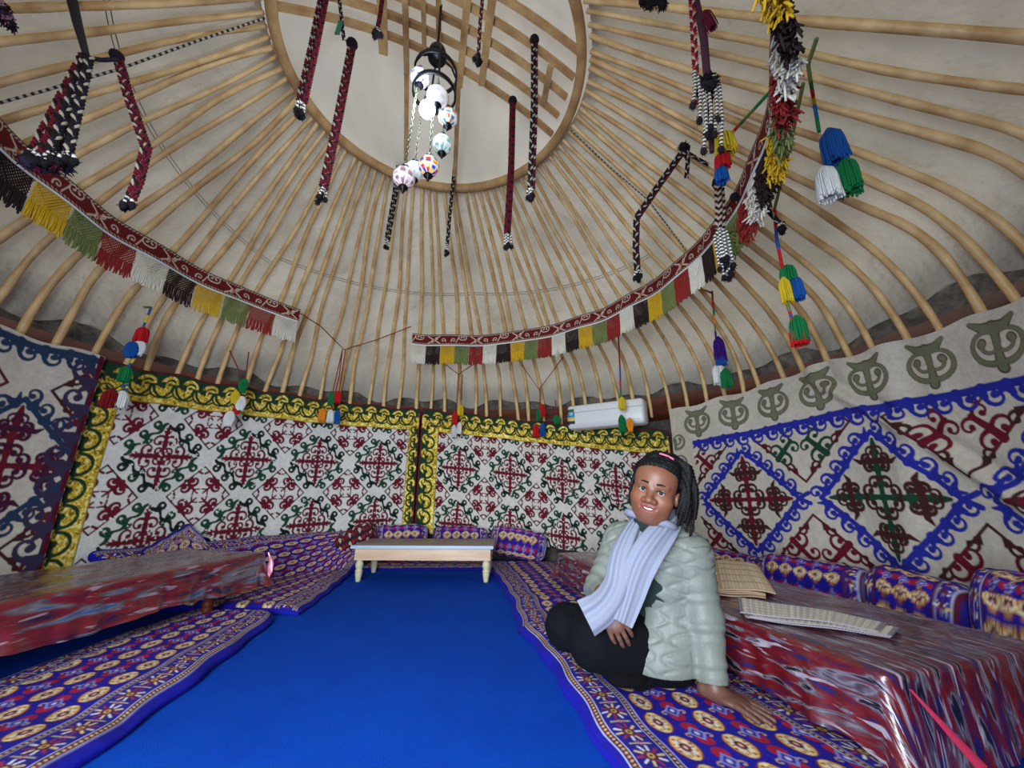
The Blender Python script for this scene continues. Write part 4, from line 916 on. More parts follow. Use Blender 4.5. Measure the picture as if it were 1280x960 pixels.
def low_table(A, dr, nn, L, Wd, zt, label, mleg=None):
    dr = np.asarray(dr, float)/np.linalg.norm(dr); A = np.asarray(A, float); c = A+nn*Wd/2+dr*L/2
    t = thing('low_table', (c[0], c[1], 0), label, 'table'); ax = np.array([[*nn, 0], [*dr, 0], [0, 0, 1]]); mb = MB(); mb.box((c[0], c[1], zt-.03), ax, (Wd/2-.012, L/2-.012, .018), .004); obj('table_top', mb, M_pine, t)
    for sa in (.07, Wd-.07):
        for sl in (.30, L-.30):
            q = A+nn*sa+dr*sl; mb = MB(); mb.lathe([(r, z*(zt-.046)/lp[-1][1]) for r, z in lp], (q[0], q[1], .0), n=16); obj('leg', mb, mleg or M_pine, t)
    return t
# right table
AR = atz(1108, 841, .27)[:2]; FR = atz(697, 690, .27)[:2]; dR = (FR-AR)/np.linalg.norm(FR-AR); nR = np.array([dR[1], -dR[0]]); LR = np.linalg.norm(FR-AR)
low_table(AR+dR*.0, dR, nR, LR, .72, .262, 'long low table on the right hidden under the red ikat cloth')
cloth('tablecloth', AR, dR, LR, .72, .27, M_ik1, 'red and dark blue ikat cloth under clear plastic on the right table behind the woman', lambda a, l: .165+.012*np.sin(l*9)+.02*(l < .25)*(.25-l)*4+.048*np.clip((.05-l)/.05, 0, 1), dict(n=nR, f=.004), 3)
# pink folded edge of the cloth at the near corner
mb = MB(); q = [np.r_[AR+nR*.02-dR*.035, .245], np.r_[AR+nR*.055-dR*.055, .19], np.r_[AR+nR*.10-dR*.075, .125], np.r_[AR+nR*.12-dR*.085, .095]]
P_, _ = resamp(q, 14); w = np.linspace(.002, .015, 14)[:, None]; sd = np.r_[nR*.8-dR*.2, .25]; G = np.stack([P_-sd*w, P_+np.r_[-nR*.7-dR*.7, 0]*w*.7, P_+sd*w], 1); mb.grid(G); mb.grid(G[:, ::-1]+np.r_[dR*.003, 0])
tag(obj('cloth_fold', mb, mat('pink_piping', (180, 44, 74), rough=.4, coat=.5)), 'bright pink folded edge running down the near corner of the right tablecloth', 'cloth fold')
# left table
AL = np.array([-1.62, 2.76]); dL = np.array([-.175, -.98]); dL /= np.linalg.norm(dL); nL = np.array([dL[1], -dL[0]])
low_table(AL, dL, nL, 1.75, .66, .322, 'long low table on the left hidden under the red ikat cloth', M_trim)
cloth('tablecloth', AL, dL, 1.75, .66, .33, M_ik2, 'red, grey and blue ikat cloth under clear plastic on the left table', lambda a, l: .185+.012*np.sin(l*14)-.015*l, dict(n=nL, f=.008), 7)
mb = MB(); c_ = np.r_[AL-nL*.005-dL*.01, .325]; P_ = np.array([c_, c_+[.02, .02, -.06], c_+[.015, .015, -.12], c_+[.0, .01, -.165]]); P_, _ = resamp(P_, 12); w = np.interp(np.arange(12), [0, 8, 11], [.006, .034, .030])[:, None]; sd = np.array([[.9, -.35, 0]]); G = np.stack([P_-sd*w, P_+[[.012, -.02, 0]]+0*w, P_+sd*w], 1)
mb.grid(G); mb.grid(G[:, ::-1]+[0, .004, 0]); tag(obj('cloth_fold', mb, mat('pink_plastic', (214, 74, 110), rough=.25, coat=1., noise=((60, 60, 30), .8, (240, 200, 214)))), 'shiny pink folded corner at the far end of the left tablecloth', 'cloth fold')
# ------------------------------------------------------------ straw mats folded on the right table
def straw(name, Q, z0, th, layers, label, cols, seed, dense):
    "Q: four corners (xy) near-left, near-right, far-right, far-left of the folded mat; slats run across"
    Q = np.asarray(Q, float); ny, nx = 30, dense; mb = MB(); g = np.random.default_rng(seed)
    for ly in range(layers):
        zz = z0+ly*th; sh = .012*ly*g.uniform(-1, 1, 2)
        u = np.linspace(0, 1, nx)[None, :, None]; v = np.linspace(0, 1, ny)[:, None, None]
        P2 = (Q[0]*(1-u)+Q[1]*u)*(1-v)+(Q[3]*(1-u)+Q[2]*u)*v+sh
        bend = .003*ly*np.sin(u*pi)+.002*np.sin(u*9+seed)
        z = zz+bend+.0016*np.abs(np.sin(np.arange(nx)*pi/2))[None, :, None]+0*v
        base = lin(cols[0])*np.ones((ny, nx, 3)); k = (np.arange(nx)//2 % 2)[None, :, None]; base = np.where(k == 0, base, lin(cols[1])); base = base*g.uniform(.82, 1.1, (1, nx, 1))
        rows = (np.arange(ny) % 6 == 0)[:, None, None]; base = np.where(rows, lin(cols[2]), base)
        ed = ((np.arange(nx) < 3) | (np.arange(nx) > nx-4))[None, :, None] | ((np.arange(ny) < 1) | (np.arange(ny) > ny-2))[:, None, None]; base = np.where(ed, lin(cols[3]), base)
        P = np.concatenate([P2, z], -1); mb.grid(P, base)
        Pb = P.copy(); Pb[..., 2] -= th*.7; mb.grid(Pb[:, ::-1], base[:, ::-1]*.9)
        for a_, b_, c_ in ((P[0], Pb[0], base[0]), (Pb[-1], P[-1], base[-1]), (Pb[:, 0], P[:, 0], base[:, 0]), (P[:, -1], Pb[:, -1], base[:, -1])): mb.grid(np.stack([a_, b_])[::-1], np.stack([c_, c_])*.85)
    fold = [Q[0], Q[3]]      # rounded fold on the left edge
    a = np.linspace(pi/2, 3*pi/2, 9); hgt = layers*th/2; cn = z0+hgt-th*.4; dirv = (Q[0]-Q[1])/np.linalg.norm(Q[0]-Q[1]); vv = np.linspace(0, 1, ny)
    P = np.array([[np.r_[Q[0]*(1-v_)+Q[3]*v_+dirv*(-cos(t))*hgt*1.6, cn+sin(t)*hgt] for t in a] for v_ in vv]); cc = np.tile(lin(cols[0]), (ny, 9, 1))*np.where(np.arange(9) % 2, .85, 1)[None, :, None]; mb.grid(P, cc); mb.grid(P[:, ::-1]-np.array([0, 0, .001]), cc)
    return tag(obj(name, mb, mat(name+str(seed), rough=.5, attr=True, bump=[(200, .3, .002)]), smooth=False), label, 'placemat')
T = lambda x, y, z=.285: atz(x, y, z)[:2]
straw('placemat', [T(888, 741), T(957, 745), T(938, 709), T(886, 703)], .280, .007, 4, 'golden straw mat folded double on the right table beside the woman\'s arm', ((250, 236, 208), (240, 214, 176), (206, 166, 128), (206, 170, 140)), 1, 60)
straw('placemat', [T(936, 770), T(1112, 793), T(1122, 783), T(932, 751)], .280, .006, 3, 'narrow greyish straw mat folded in layers near the front of the right table', ((240, 234, 222), (214, 204, 188), (180, 166, 152), (150, 138, 146)), 2, 90)
# ------------------------------------------------------------ quilts on the floor
def clear_(p): return p
cvq = quilt_canvas(2.0, .72, 1)
inL = [(-1.13, .75), (-1.16, 1.27), (-1.22, 1.75), (-1.35, 2.45), (-1.38, 2.52)]; outL = [(-1.86, .75), (-1.90, 1.4), (-1.93, 1.9), (-1.93, 2.2), (-1.88, 2.58)]
quilt('floor_mattress', cvq, inL, outL, M_pat, 'long blue velour floor quilt with cream medallions in front of the left table', th=.05, seed=21)
cvq = quilt_canvas(1.75, 1.45, 2, bord=.16, pu=.12)
inL2 = [(-1.27, 2.60), (-1.32, 3.0), (-1.38, 3.45), (-1.44, 3.80), (-1.46, 4.12)]; outL2 = [tuple(pol(az_, 2.60, 0)[:2]) for az_ in (-73, -62, -50, -40, -29)]
def zwall(XY, s, t):
    d = np.hypot(XY[..., 0]-C[0], XY[..., 1]-C[1]); return np.clip((d-2.12)/(2.60-2.12), 0, 1)**1.3*.30
quilt('floor_mattress', cvq, inL2, outL2, M_pat, 'blue velour quilt beyond the left table, curling up against the wall', th=.05, zf=zwall, seed=22)
cvq = quilt_canvas(1.60, .80, 3, res=.0038, pu=.118)
inR = [(.41, .80), (.29, 1.22), (.23, 1.55), (.16, 1.95), (.05, 2.36)]; outR = [(1.16, .80), (1.07, 1.12), (.98, 1.4), (.89, 1.75), (.78, 2.36)]
quilt('floor_mattress', cvq, inR, outR, M_pat, 'blue velour floor quilt with cream medallions that the woman sits on', th=.052, seed=23)
cvq = quilt_canvas(2.0, .66, 4, res=.0045)
inR2 = [(.055, 2.30), (.01, 2.85), (-.08, 3.4), (-.20, 4.0), (-.24, 4.28)]; outR2 = [(.70, 2.30), (.62, 2.9), (.56, 3.4), (.50, 4.0), (.46, 4.28)]
quilt('floor_mattress', cvq, inR2, outR2, M_pat, 'blue velour quilt running from behind the woman to the far wall', th=.045, seed=24)
cvq = quilt_canvas(1.12, .42, 5, bord=.10, res=.006)
ym = atz(530, 713)[1]; quilt('floor_mattress', cvq, [(-1.42, ym), (-.24, ym+.04)], [(-1.42, ym+.42), (-.24, ym+.42)], M_pat, 'blue quilt behind the pale pine table at the far wall', th=.03, seed=25)
# ------------------------------------------------------------ cushions
def cush_px(x0, x1, ytop0, ytop1, rad, Hh, T_, label, seed, zb=.05, lean=.18, group=None):
    p, q = cyl(x0, ytop0, rad), cyl(x1, ytop1, rad); zt_ = (p[2]+q[2])/2; d = q-p; L_ = np.linalg.norm(d[:2]); d /= np.linalg.norm(d)
    n_ = np.array([C[0], C[1], 0])-(p+q)/2; n_[2] = 0; n_ -= n_@d*d; n_ /= np.linalg.norm(n_); up = np.cross(d, -n_); 
    if up[2] < 0: up = -up
    up = up*cos(lean)-n_*sin(lean); nn = np.cross(up, d); nn /= np.linalg.norm(nn)
    if nn@n_ < 0: nn = -nn
    h = Hh or (zt_-zb); cc = (p+q)/2-up*h/2
    return cushion('cushion', cushion_canvas(L_, T_, h, seed), cc, np.array([d, nn, up]), (L_*1.0, T_, h), M_pat, label, seed)
cush_px(466, 537, 657, 656, 2.52, None, .13, 'small blue patterned cushion behind the left half of the pine table', 31)
cush_px(541, 612, 657, 660, 2.52, None, .13, 'small blue patterned cushion behind the right half of the pine table', 32)
cush_px(614, 687, 655, 668, 2.45, None, .14, 'blue patterned cushion leaning on the far wall just right of the pine table', 33)
cush_px(866, 957, 682, 697, 2.40, .19, .17, 'blue cushion against the right wall directly behind the woman\'s shoulder', 34)
cush_px(950, 1092, 690, 712, 2.34, .27, .18, 'blue cushion against the right wall behind the golden straw mat', 35)
cush_px(1092, 1224, 704, 738, 2.26, .30, .19, 'blue patterned cushion against the right wall, second from the right edge', 36)
cush_px(1232, 1390, 708, 745, 2.30, .34, .20, 'large blue patterned cushion cut off by the right edge of the photo', 37)
# black and red bolster by the table
cvb = Canvas(.5, .6, .005, (40, 20, 28)); g = np.random.default_rng(5)
for j in range(12):
    for i in range(11):
        c = complex(.02+i*.046+.02*(j % 2), j*.05+.02); cvb.oval(c, .019, .017, ((150, 30, 44), (206, 190, 178), (120, 24, 36))[(i*2+j) % 3]); cvb.oval(c, .007, .007, ((60, 20, 30), (130, 30, 40))[j % 2])
p, q = atz(421, 688, .16), cyl(466, 664, 2.28); dv = q-p; Lb = np.linalg.norm(dv); dv /= Lb; n_ = np.cross(dv, [0, 0, 1]); n_ /= np.linalg.norm(n_); up = np.cross(n_, dv)
cushion('bolster', cvb, (p+q)/2+np.array([0, 0, .03]), np.array([dv, n_, up]), (Lb*1.0, .18, .18), M_pat, 'black and red spotted bolster left of the pine table', 38, cat='bolster')
# pointed corner of a quilt propped on the wall behind the left table
cvq = quilt_canvas(.62, .30, 9, bord=.12, res=.006); pA, pB = cyl(180, 688, 2.45), cyl(262, 680, 2.50)
u = np.linspace(0, 1, cvq.nx)[None, :, None]; v = np.linspace(0, 1, cvq.ny)[:, None, None]; apex = cyl(237, 655, 2.56); apex2 = cyl(247, 660, 2.56)
lowA, lowB = pA-[0, 0, .12], pB-[0, 0, .12]; topA, topB = apex, apex2
ut = np.clip(u/.72, 0, 1); up_ = np.clip((u-.72)/.28, 0, 1); P = (lowA*(1-u)+lowB*u)*(1-v)+((pA*(1-ut)+topA*ut)*(1-up_)+pB*up_)*v; P = P+np.array([0, 0, 1])*.004*np.sin(u*30)
nn_ = np.r_[C-pA[:2], 0]; nn_ /= np.linalg.norm(nn_); mb = MB(); mb.grid(P, cvq.img); mb.grid(P[:, ::-1]-nn_*.03, cvq.img[:, ::-1])
for s_ in ((P[-1], P[-1]-nn_*.03), (P[:, 0]-nn_*.03, P[:, 0]), (P[:, -1], P[:, -1]-nn_*.03)): mb.grid(np.stack(s_), np.tile(np.r_[lin((30, 22, 110)), 0], (2, len(s_[0]), 1)))
tag(obj('folded_quilt', mb, M_pat), 'pointed blue quilt corner standing against the wall behind the left table', 'quilt')
# ------------------------------------------------------------ the woman (one continuous implicit body, clothes as parts)
import openvdb
class SDF:
    def __init__(s, lo, hi, h):
        s.lo = np.asarray(lo, float); s.h = h; s.n = np.ceil((np.asarray(hi)-s.lo)/h).astype(int)+1; s.F = np.full(s.n, .08, np.float32)
        s.ax = [s.lo[k]+np.arange(s.n[k])*h for k in range(3)]
    def win(s, lo, hi, m):
        a = np.maximum(0, ((lo-m-s.lo)/s.h).astype(int)); b = np.minimum(s.n, ((hi+m-s.lo)/s.h).astype(int)+2); 
        if (b <= a).any(): return None
        sl = tuple(slice(a[k], b[k]) for k in range(3)); g = np.meshgrid(*[s.ax[k][sl[k]] for k in range(3)], indexing='ij', sparse=True); return sl, g
    def op(s, sl, d, k, mode):
        A = s.F[sl]; k = max(k, 1e-5)
        if mode == 'u': h = np.clip(.5+.5*(A-d)/k, 0, 1); s.F[sl] = A*(1-h)+d*h-k*h*(1-h)
        else: h = np.clip(.5-.5*(A+d)/k, 0, 1); s.F[sl] = A*(1-h)-d*h+k*h*(1-h)
    def cone(s, a, b, ra, rb, k=.02, mode='u'):
        a, b = np.asarray(a, float), np.asarray(b, float); r = max(ra, rb); W = s.win(np.minimum(a, b)-r, np.maximum(a, b)+r, .03+k)
        if W is None: return s
        sl, g = W; e = b-a; l2 = e@e+1e-12; t = np.clip(((g[0]-a[0])*e[0]+(g[1]-a[1])*e[1]+(g[2]-a[2])*e[2])/l2, 0, 1)
        d = np.sqrt((g[0]-a[0]-t*e[0])**2+(g[1]-a[1]-t*e[1])**2+(g[2]-a[2]-t*e[2])**2)-(ra+(rb-ra)*t); s.op(sl, d, k, mode); return s
    def chain(s, pts, rs, k=.02, mode='u'):
        for i in range(len(pts)-1): s.cone(pts[i], pts[i+1], rs[i], rs[i+1], k, mode)
        return s
    def ell(s, c, ax, r, k=.02, mode='u'):
        c = np.asarray(c, float); R_ = max(r); W = s.win(c-R_, c+R_, .03+k)
        if W is None: return s
        sl, g = W; d = [g[i]-c[i] for i in range(3)]; q = [(d[0]*a[0]+d[1]*a[1]+d[2]*a[2]) for a in np.asarray(ax, float)]
        k0 = np.sqrt(sum((q[i]/r[i])**2 for i in range(3))); k1 = np.sqrt(sum((q[i]/r[i]**2)**2 for i in range(3)))+1e-9; s.op(sl, k0*(k0-1)/k1, k, mode); return s
    def plane(s, p, n, k=.004, lo=None, hi=None):
        "remove everything on the +n side of the plane"
        g = np.meshgrid(*s.ax, indexing='ij', sparse=True); d = (g[0]-p[0])*n[0]+(g[1]-p[1])*n[1]+(g[2]-p[2])*n[2]; s.F = np.maximum(s.F, d.astype(np.float32)); return s
    def mesh(s, it=1):
        g = openvdb.FloatGrid(.03); g.copyFromArray(np.clip(s.F, -.03, .03).astype(np.float32)); P, Q = g.convertToQuads(0.)[:2]; P = np.asarray(P, float)*s.h+s.lo; Q = np.asarray(Q, int)
        v = np.einsum('ij,ij->i', P[Q[:, 0]], np.cross(P[Q[:, 1]]-P[Q[:, 0]], P[Q[:, 2]]-P[Q[:, 0]])).sum() if False else 0
        n = np.cross(P[Q[:, 1]]-P[Q[:, 0]], P[Q[:, 2]]-P[Q[:, 0]]); c = P[Q].mean(1); vol = np.einsum('ij,ij->i', n, c-P.mean(0)).sum()
        if vol < 0: Q = Q[:, ::-1]
        for _ in range(it):      # light laplacian smoothing
            acc = np.zeros_like(P); cnt = np.zeros(len(P))
            for i in range(4): np.add.at(acc, Q[:, i], P[Q[:, (i+1) % 4]]+P[Q[:, i-1]]); np.add.at(cnt, Q[:, i], 2)
            P = P*.5+.5*acc/cnt[:, None]
        return P, Q
def normals(P, Q):
    n = np.cross(P[Q[:, 2]]-P[Q[:, 0]], P[Q[:, 3]]-P[Q[:, 1]]); N = np.zeros_like(P)
    for i in range(4): np.add.at(N, Q[:, i], n)
    return N/(np.linalg.norm(N, axis=1)[:, None]+1e-12)
def nrm(v): v = np.asarray(v, float); return v/np.linalg.norm(v)
K_ = aty
HS = 1.02
HD = K_(819, 613, 1.50); Fv = nrm((-.47, -.88, -.03)); Uv = np.array([.27, -.10, 1.]); Uv = nrm(Uv-(Uv@Fv)*Fv); Lv = np.cross(Uv, Fv); HA = np.array([Lv, Fv, Uv])
def hl(x, y, z): return HD+HS*(x*Lv+y*Fv+z*Uv)
NB = K_(822, 668, 1.60); CH = K_(820, 715, 1.64); PV = K_(838, 798, 1.70); LS = K_(862, 694, 1.56); RS = K_(779, 678, 1.70)
LE = K_(880, 775, 1.53); LW = atz(893, 860, .10); LD = nrm(atz(957, 887, .06)-atz(899, 867, .06))
RE = K_(752, 738, 1.62); RW = K_(757, 752, 1.50); RD = nrm(K_(771, 782, 1.475)-RW)
LH = K_(832, 808, 1.66); RH = K_(806, 795, 1.78); KN = K_(742, 801, 1.56); KF = K_(708, 783, 1.76)
FN = K_(800, 842, 1.60); FF = K_(770, 815, 1.76)
lo_b, hi_b = np.array([.02, 1.15, .03]), np.array([1.05, 2.02, .98])
person = thing('person', (PV[0], PV[1], .05), 'woman in a pale grey-green quilted jacket and lilac scarf sitting on the quilt', 'person')
B = SDF(lo_b, hi_b, .0031)
B.cone(NB, CH, .075, .115, .04).cone(CH, PV, .115, .125, .05).chain([NB, LS], [.06, .055], .04).chain([NB, RS], [.06, .055], .04)
B.chain([LS, LE, LW], [.05, .038, .026], .02).chain([RS, RE, RW], [.05, .038, .027], .02)
B.chain([LH, KN], [.095, .068], .03).chain([KN, FN], [.062, .04], .015).chain([RH, KF], [.09, .066], .03).chain([KF, FF], [.06, .04], .015)
B.cone(hl(0, -.02, -.07), NB, .050*HS, .062, .03)
def E(x, y, z, r, k=.012, mode='u'): B.ell(hl(x, y, z), HA, tuple(np.array(r)*HS), k*HS, mode)
E(0, -.014, .035, (.075, .092, .082), .02); E(0, .026, -.018, (.066, .062, .086), .03); E(0, .03, .050, (.066, .057, .052), .03)
for s_ in (1, -1): E(s_*.040, .050, -.030, (.033, .033, .027), .018)
E(0, .028, -.060, (.062, .054, .042), .03); E(0, .066, -.088, (.024, .020, .016), .02); E(0, .022, -.092, (.052, .046, .028), .03)
E(0, .072, -.062, (.034, .024, .026), .018)
for s_ in (1, -1):
    E(s_*.031, .097, .001, (.018, .016, .0075), .010, 's')
    B.cone(hl(s_*.012, .083, .020), hl(s_*.045, .070, .021), .009*HS, .007*HS, .012)
B.cone(hl(0, .080, .008), hl(0, .102, -.028), .0085*HS, .0115*HS, .012); E(0, .106, -.031, (.0135, .012, .011), .006)
for s_ in (1, -1):
    E(s_*.0165, .096, -.034, (.0105, .012, .0095), .006); E(s_*.008, .108, -.043, (.0042, .0055, .004), .003, 's')
    E(s_*.078, -.004, -.010, (.010, .019, .029), .008); E(s_*.086, .002, -.006, (.006, .010, .015), .004, 's')
lipU = [hl(-.039, .072, -.041), hl(-.019, .090, -.0535), hl(0, .0955, -.0535), hl(.019, .090, -.0535), hl(.039, .072, -.041)]
lipL = [hl(-.037, .072, -.043), hl(-.018, .087, -.066), hl(0, .091, -.0710), hl(.018, .087, -.066), hl(.037, .072, -.043)]
E(0, .094, -.0590, (.0300, .020, .0075), .004, 's')
B.chain(lipU, [.0025*HS, .0045*HS, .0048*HS, .0045*HS, .0025*HS], .003); B.chain(lipL, [.0025*HS, .0055*HS, .0062*HS, .0055*HS, .0025*HS], .003)
def hand(S, W, D, N, side, curl, spread=.10, sc=1.0, tz=None):
    D = nrm(D); N = nrm(N-(N@D)*D); A = np.cross(N, D)*side; tipz = []
    S.cone(W-D*.03, W+D*.02, .026*sc, .027*sc, .012)
    S.ell(W+D*.050*sc, np.array([D, A, N]), (.050*sc, .040*sc, .0155*sc), .012)
    for i, ln in enumerate((.068, .077, .072, .056)):
        o_ = (i-1.5); b = W+D*.083*sc+A*o_*.0205*sc-D*(.006*abs(o_-.3)); d = nrm(D+A*o_*spread); p = b; r = .0092*sc; ang = 0
        for j, f in enumerate((.46, .30, .24)):
            ang += curl[j]; dd = d*cos(ang)-N*sin(ang); q = p+dd*ln*f*sc*1.05; S.cone(p, q, r, r*.90, .0022 if j else .006); S.ell(q, np.eye(3), (r*.93,)*3, .001); p = q; r *= .90
        tipz.append(p)
    b = W+D*.022*sc-A*.030*sc; q = b+nrm(D*.75-A*.62-N*.15)*.040*sc; S.cone(b, q, .015*sc, .0108*sc, .012); S.cone(q, q+nrm(D*.92-A*.30-N*.12)*.032*sc, .0108*sc, .0085*sc, .003)
    return tipz
hand(B, LW+np.array([0, 0, -.012]), LD+np.array([0, 0, -.10]), np.array([0, 0, 1.]), -1, (.10, .05, .05), .13, 1.02)
hand(B, RW, RD, np.array([-.30, -.75, .45]), 1, (.35, .35, .3), .03, .98)
P, Q = B.mesh(1)
# skin colours from the local head frame
q = (P-HD)@HA.T/HS; skin = np.tile(lin((124, 78, 56)), (len(P), 1))
def dcap(P, pts, r):
    d = np.full(len(P), 9.)
    for a_, b_ in zip(pts[:-1], pts[1:]):
        e = b_-a_; t = np.clip(((P-a_)@e)/(e@e), 0, 1); d = np.minimum(d, np.linalg.norm(P-a_-t[:, None]*e, axis=1))
    return d-r
near = np.linalg.norm(q, axis=1) < .16
ml = near & ((dcap(P, lipU, .0055*HS) < 0) | (dcap(P, lipL, .0072*HS) < 0)); skin[ml] = lin((124, 60, 58))
mi = near & (abs(q[:, 0]) < .030) & (abs(q[:, 2]+.060) < .0065) & (q[:, 1] < .086) & (q[:, 1] > .06); skin[mi] = lin((60, 20, 22))
ck = near & (np.linalg.norm(q-[.038, .075, -.028], axis=1) < .022) | near & (np.linalg.norm(q-[-.038, .075, -.028], axis=1) < .022); skin[ck] = skin[ck]*np.array([1.10, .98, .94])
hands = (P[:, 2] < .40); skin[hands] = lin((100, 66, 52))
M_skin = mat('skin', rough=.48, attr=True, sss=.06, bump=[(500, .08, .001)])
body = obj('body', (P, Q, np.c_[skin, np.zeros(len(P))]), M_skin, person)
M_eye = mat('eye', rough=.35, attr=True, spec=.2)
for s_ in (1, -1):
    mb = MB(); c_ = hl(s_*.0305, .0728, .0005)
    Pv = lambda P_: np.where(((P_[..., 2]) > .93)[..., None], lin((10, 8, 8)), np.where((P_[..., 2] > .84)[..., None], lin((22, 10, 6)), lin((160, 150, 144))))
    gz = nrm(nrm(O-HD)*.75+Fv*.25); e1 = nrm(np.cross([0, 0, 1.], gz)); R3 = np.array([e1, np.cross(gz, e1), gz])
    mb.ell(c_, (.0135*HS,)*3, 28, c=Pv, R3=R3); obj('eye', mb, M_eye, person)
    mb = MB(); mb.tube([hl(s_*(.013+.036*t), .0935-.019*t**1.6, .0250+.0060*math.sin(t*2.6)-.0055*t) for t in np.linspace(0, 1, 9)], np.interp(np.linspace(0, 1, 9), [0, .4, 1], [.0034, .0038, .0016]), 6, ell=.7); obj('eyebrow', mb, mat('brow_hair', (24, 16, 14), rough=.9) if s_ == 1 else bpy.data.materials['brow_hair'], person)
    mb = MB(); mb.tube([hl(s_*(.0165+.029*t), .0865+.004*math.sin(t*pi)-.009*t, .0015+.0055*math.sin(t*pi)) for t in np.linspace(0, 1, 9)], .0019, 5); obj('eyelash', mb, bpy.data.materials['brow_hair'], person)
mb = MB(); mb.grid(np.array([[hl(.0295*math.sin(a_)/math.sin(1.), .070+.018*(math.cos(a_)-math.cos(1.))/(1-math.cos(1.)), -.0545-.0105*v_*math.cos(a_*1.2)) for a_ in np.linspace(-1, 1, 15)] for v_ in (0, .33, .66, 1)])); obj('teeth', mb, mat('teeth', (232, 226, 216), rough=.25), person)
# ---- hair: cap and dreadlocks
Hh = SDF(HD-.26, HD+.26, .0034); Hh.ell(hl(0, -.022, .044), HA, (.089*HS, .098*HS, .096*HS), .01)
Hh.plane(hl(0, .062, .043), nrm(Fv*.80-Uv*.55)); Hh.plane(hl(0, .026, -.0), nrm(Fv*1.-Uv*.25))
g = np.random.default_rng(4)
Hh.chain([hl(.0, .010, .112), hl(.035, -.02, .120), hl(.065, -.05, .09)], [.020*HS, .026*HS, .03*HS], .01)
def dread(p0, p1, p2, p3, r0, k=.0015):
    t = np.linspace(0, 1, 9)[:, None]; p0, p1, p2, p3 = map(np.asarray, (p0, p1, p2, p3)); Pc = p0*(1-t)**3+3*p1*t*(1-t)**2+3*p2*t*t*(1-t)+p3*t**3
    rr = r0*np.interp(t[:, 0], [0, .7, 1], [1, 1, .55])*(1+.12*np.sin(np.arange(9)*2.4)); Hh.chain(list(Pc), list(rr), k)
for i in range(46):       # over the crown to her left side (right in the photo)
    f = i/45; st = hl(-.045+.10*f+g.uniform(-.01, .01), .045-.05*g.random()-.03*f, .118-.015*abs(f-.4)); 
    z1 = g.uniform(-.115, -.01); x1 = .080+.048*g.random(); y1 = g.uniform(-.085, .030)
    dread(st, st+HS*((.02+.02*g.random())*Lv+(.014+.026*g.random())*Uv-.01*Fv), hl(x1+.028, y1, .085+.03*g.random()), hl(x1+.010*g.normal(), y1-.01, z1), g.uniform(.0075, .0105), .0006)
for i in range(22):       # back
    a_ = g.uniform(-1.2, 1.0); st = hl(.05*math.sin(a_*2), -.04*g.random(), .118); x1 = .085*math.sin(a_); y1 = -.085*math.cos(a_)-.03
    dread(st, st+HS*(-.05*Fv+.01*Uv), hl(x1*1.1, y1-.015, .08), hl(x1*1.05, y1, g.uniform(-.12, -.04)), .0092)
for i in range(7):        # right temple, thin strands
    st = hl(-.055-.004*i, .030-.012*i, .085); dread(st, st+HS*(-.018*Lv+.004*Uv), hl(-.086, .020-.012*i, .03), hl(-.080-.004*g.random(), .024-.014*i, -.030-.03*g.random()), .0062)
for i in range(18):       # loose volume over the top
    st = hl(g.uniform(-.05, .03), g.uniform(-.02, .04), .112); dread(st, st+HS*(.030*Uv+.01*Lv), hl(g.uniform(.0, .05), g.uniform(-.04, .02), .150), hl(g.uniform(.05, .09), g.uniform(-.06, .0), .09+.03*g.random()), .0085)
for i in range(16):       # hairline texture
    a_ = i/15*2.6-1.3; p0 = hl(.076*math.sin(a_), .058*math.cos(a_)+.010, .088*math.cos(a_*.55)); dread(p0, p0+HS*(.008*Fv+.014*Uv), hl(.06*math.sin(a_)+.01, .02, .125), hl(.03, -.02, .130), .0085)
P, Q = Hh.mesh(0); N_ = normals(P, Q); P = P+N_*(.0016*np.sin((P@Uv)*700+(P@Lv)*300))[:, None]
obj('hair', (P, Q, None), mat('black_hair', (9, 7, 7), rough=.6, spec=.25, bump=[(300, .6, .003)]), person)
mb = MB(); mb.tube([hl(.066*math.sin(a_), .030*math.cos(a_)+.012+.0*a_, .100+.034*math.cos(a_)) for a_ in np.linspace(-.05, .75, 12)], .0036, 8); obj('hair_band', mb, mat('pink_band', (214, 100, 140), rough=.6), person)
# ---- trousers
Tm = SDF(lo_b, hi_b, .0048); Tm.chain([LH, KN], [.118, .092], .03).chain([KN, FN], [.080, .052], .02).chain([RH, KF], [.110, .085], .03).chain([KF, FF], [.075, .05], .02).cone(LH, RH, .12, .12, .04)
Tm.plane((0, 0, .056), (0, 0, -1.)); P, Q = Tm.mesh(2); N_ = normals(P, Q); P = P+N_*(.0016*np.sin((P[:, 0]*60+P[:, 2]*90)+2*np.sin(P[:, 1]*25)))[:, None]
obj('trousers', (P, Q, None), mat('black_trousers', (8, 9, 14), rough=.9, spec=.15, bump=[(220, .3, .002)]), person)
Sh = SDF(lo_b, hi_b, .0048); sp_ = K_(784, 848, 1.535); Sh.ell(sp_, np.array([nrm((1, .1, 0)), nrm((-.1, 1, 0)), (0, 0, 1.)]), (.070, .034, .026), .01); Sh.plane((0, 0, .052), (0, 0, -1.)); P, Q = Sh.mesh(1)
obj('sock', (P, Q, None), mat('black_sock', (12, 11, 13), rough=.95, spec=.1), person)
# ---- dark green sweater
Sw = SDF(lo_b, hi_b, .0048); Sw.cone(NB, CH, .085, .128, .04).cone(CH, PV, .128, .138, .05).chain([hl(0, -.018, -.105), NB], [.062*HS, .072], .02); Sw.plane((0, 0, .08), (0, 0, -1.))
P, Q = Sw.mesh(2); obj('sweater', (P, Q, None), mat('dark_green_knit', (20, 40, 34), rough=.95, bump=[(260, .5, .003)]), person)
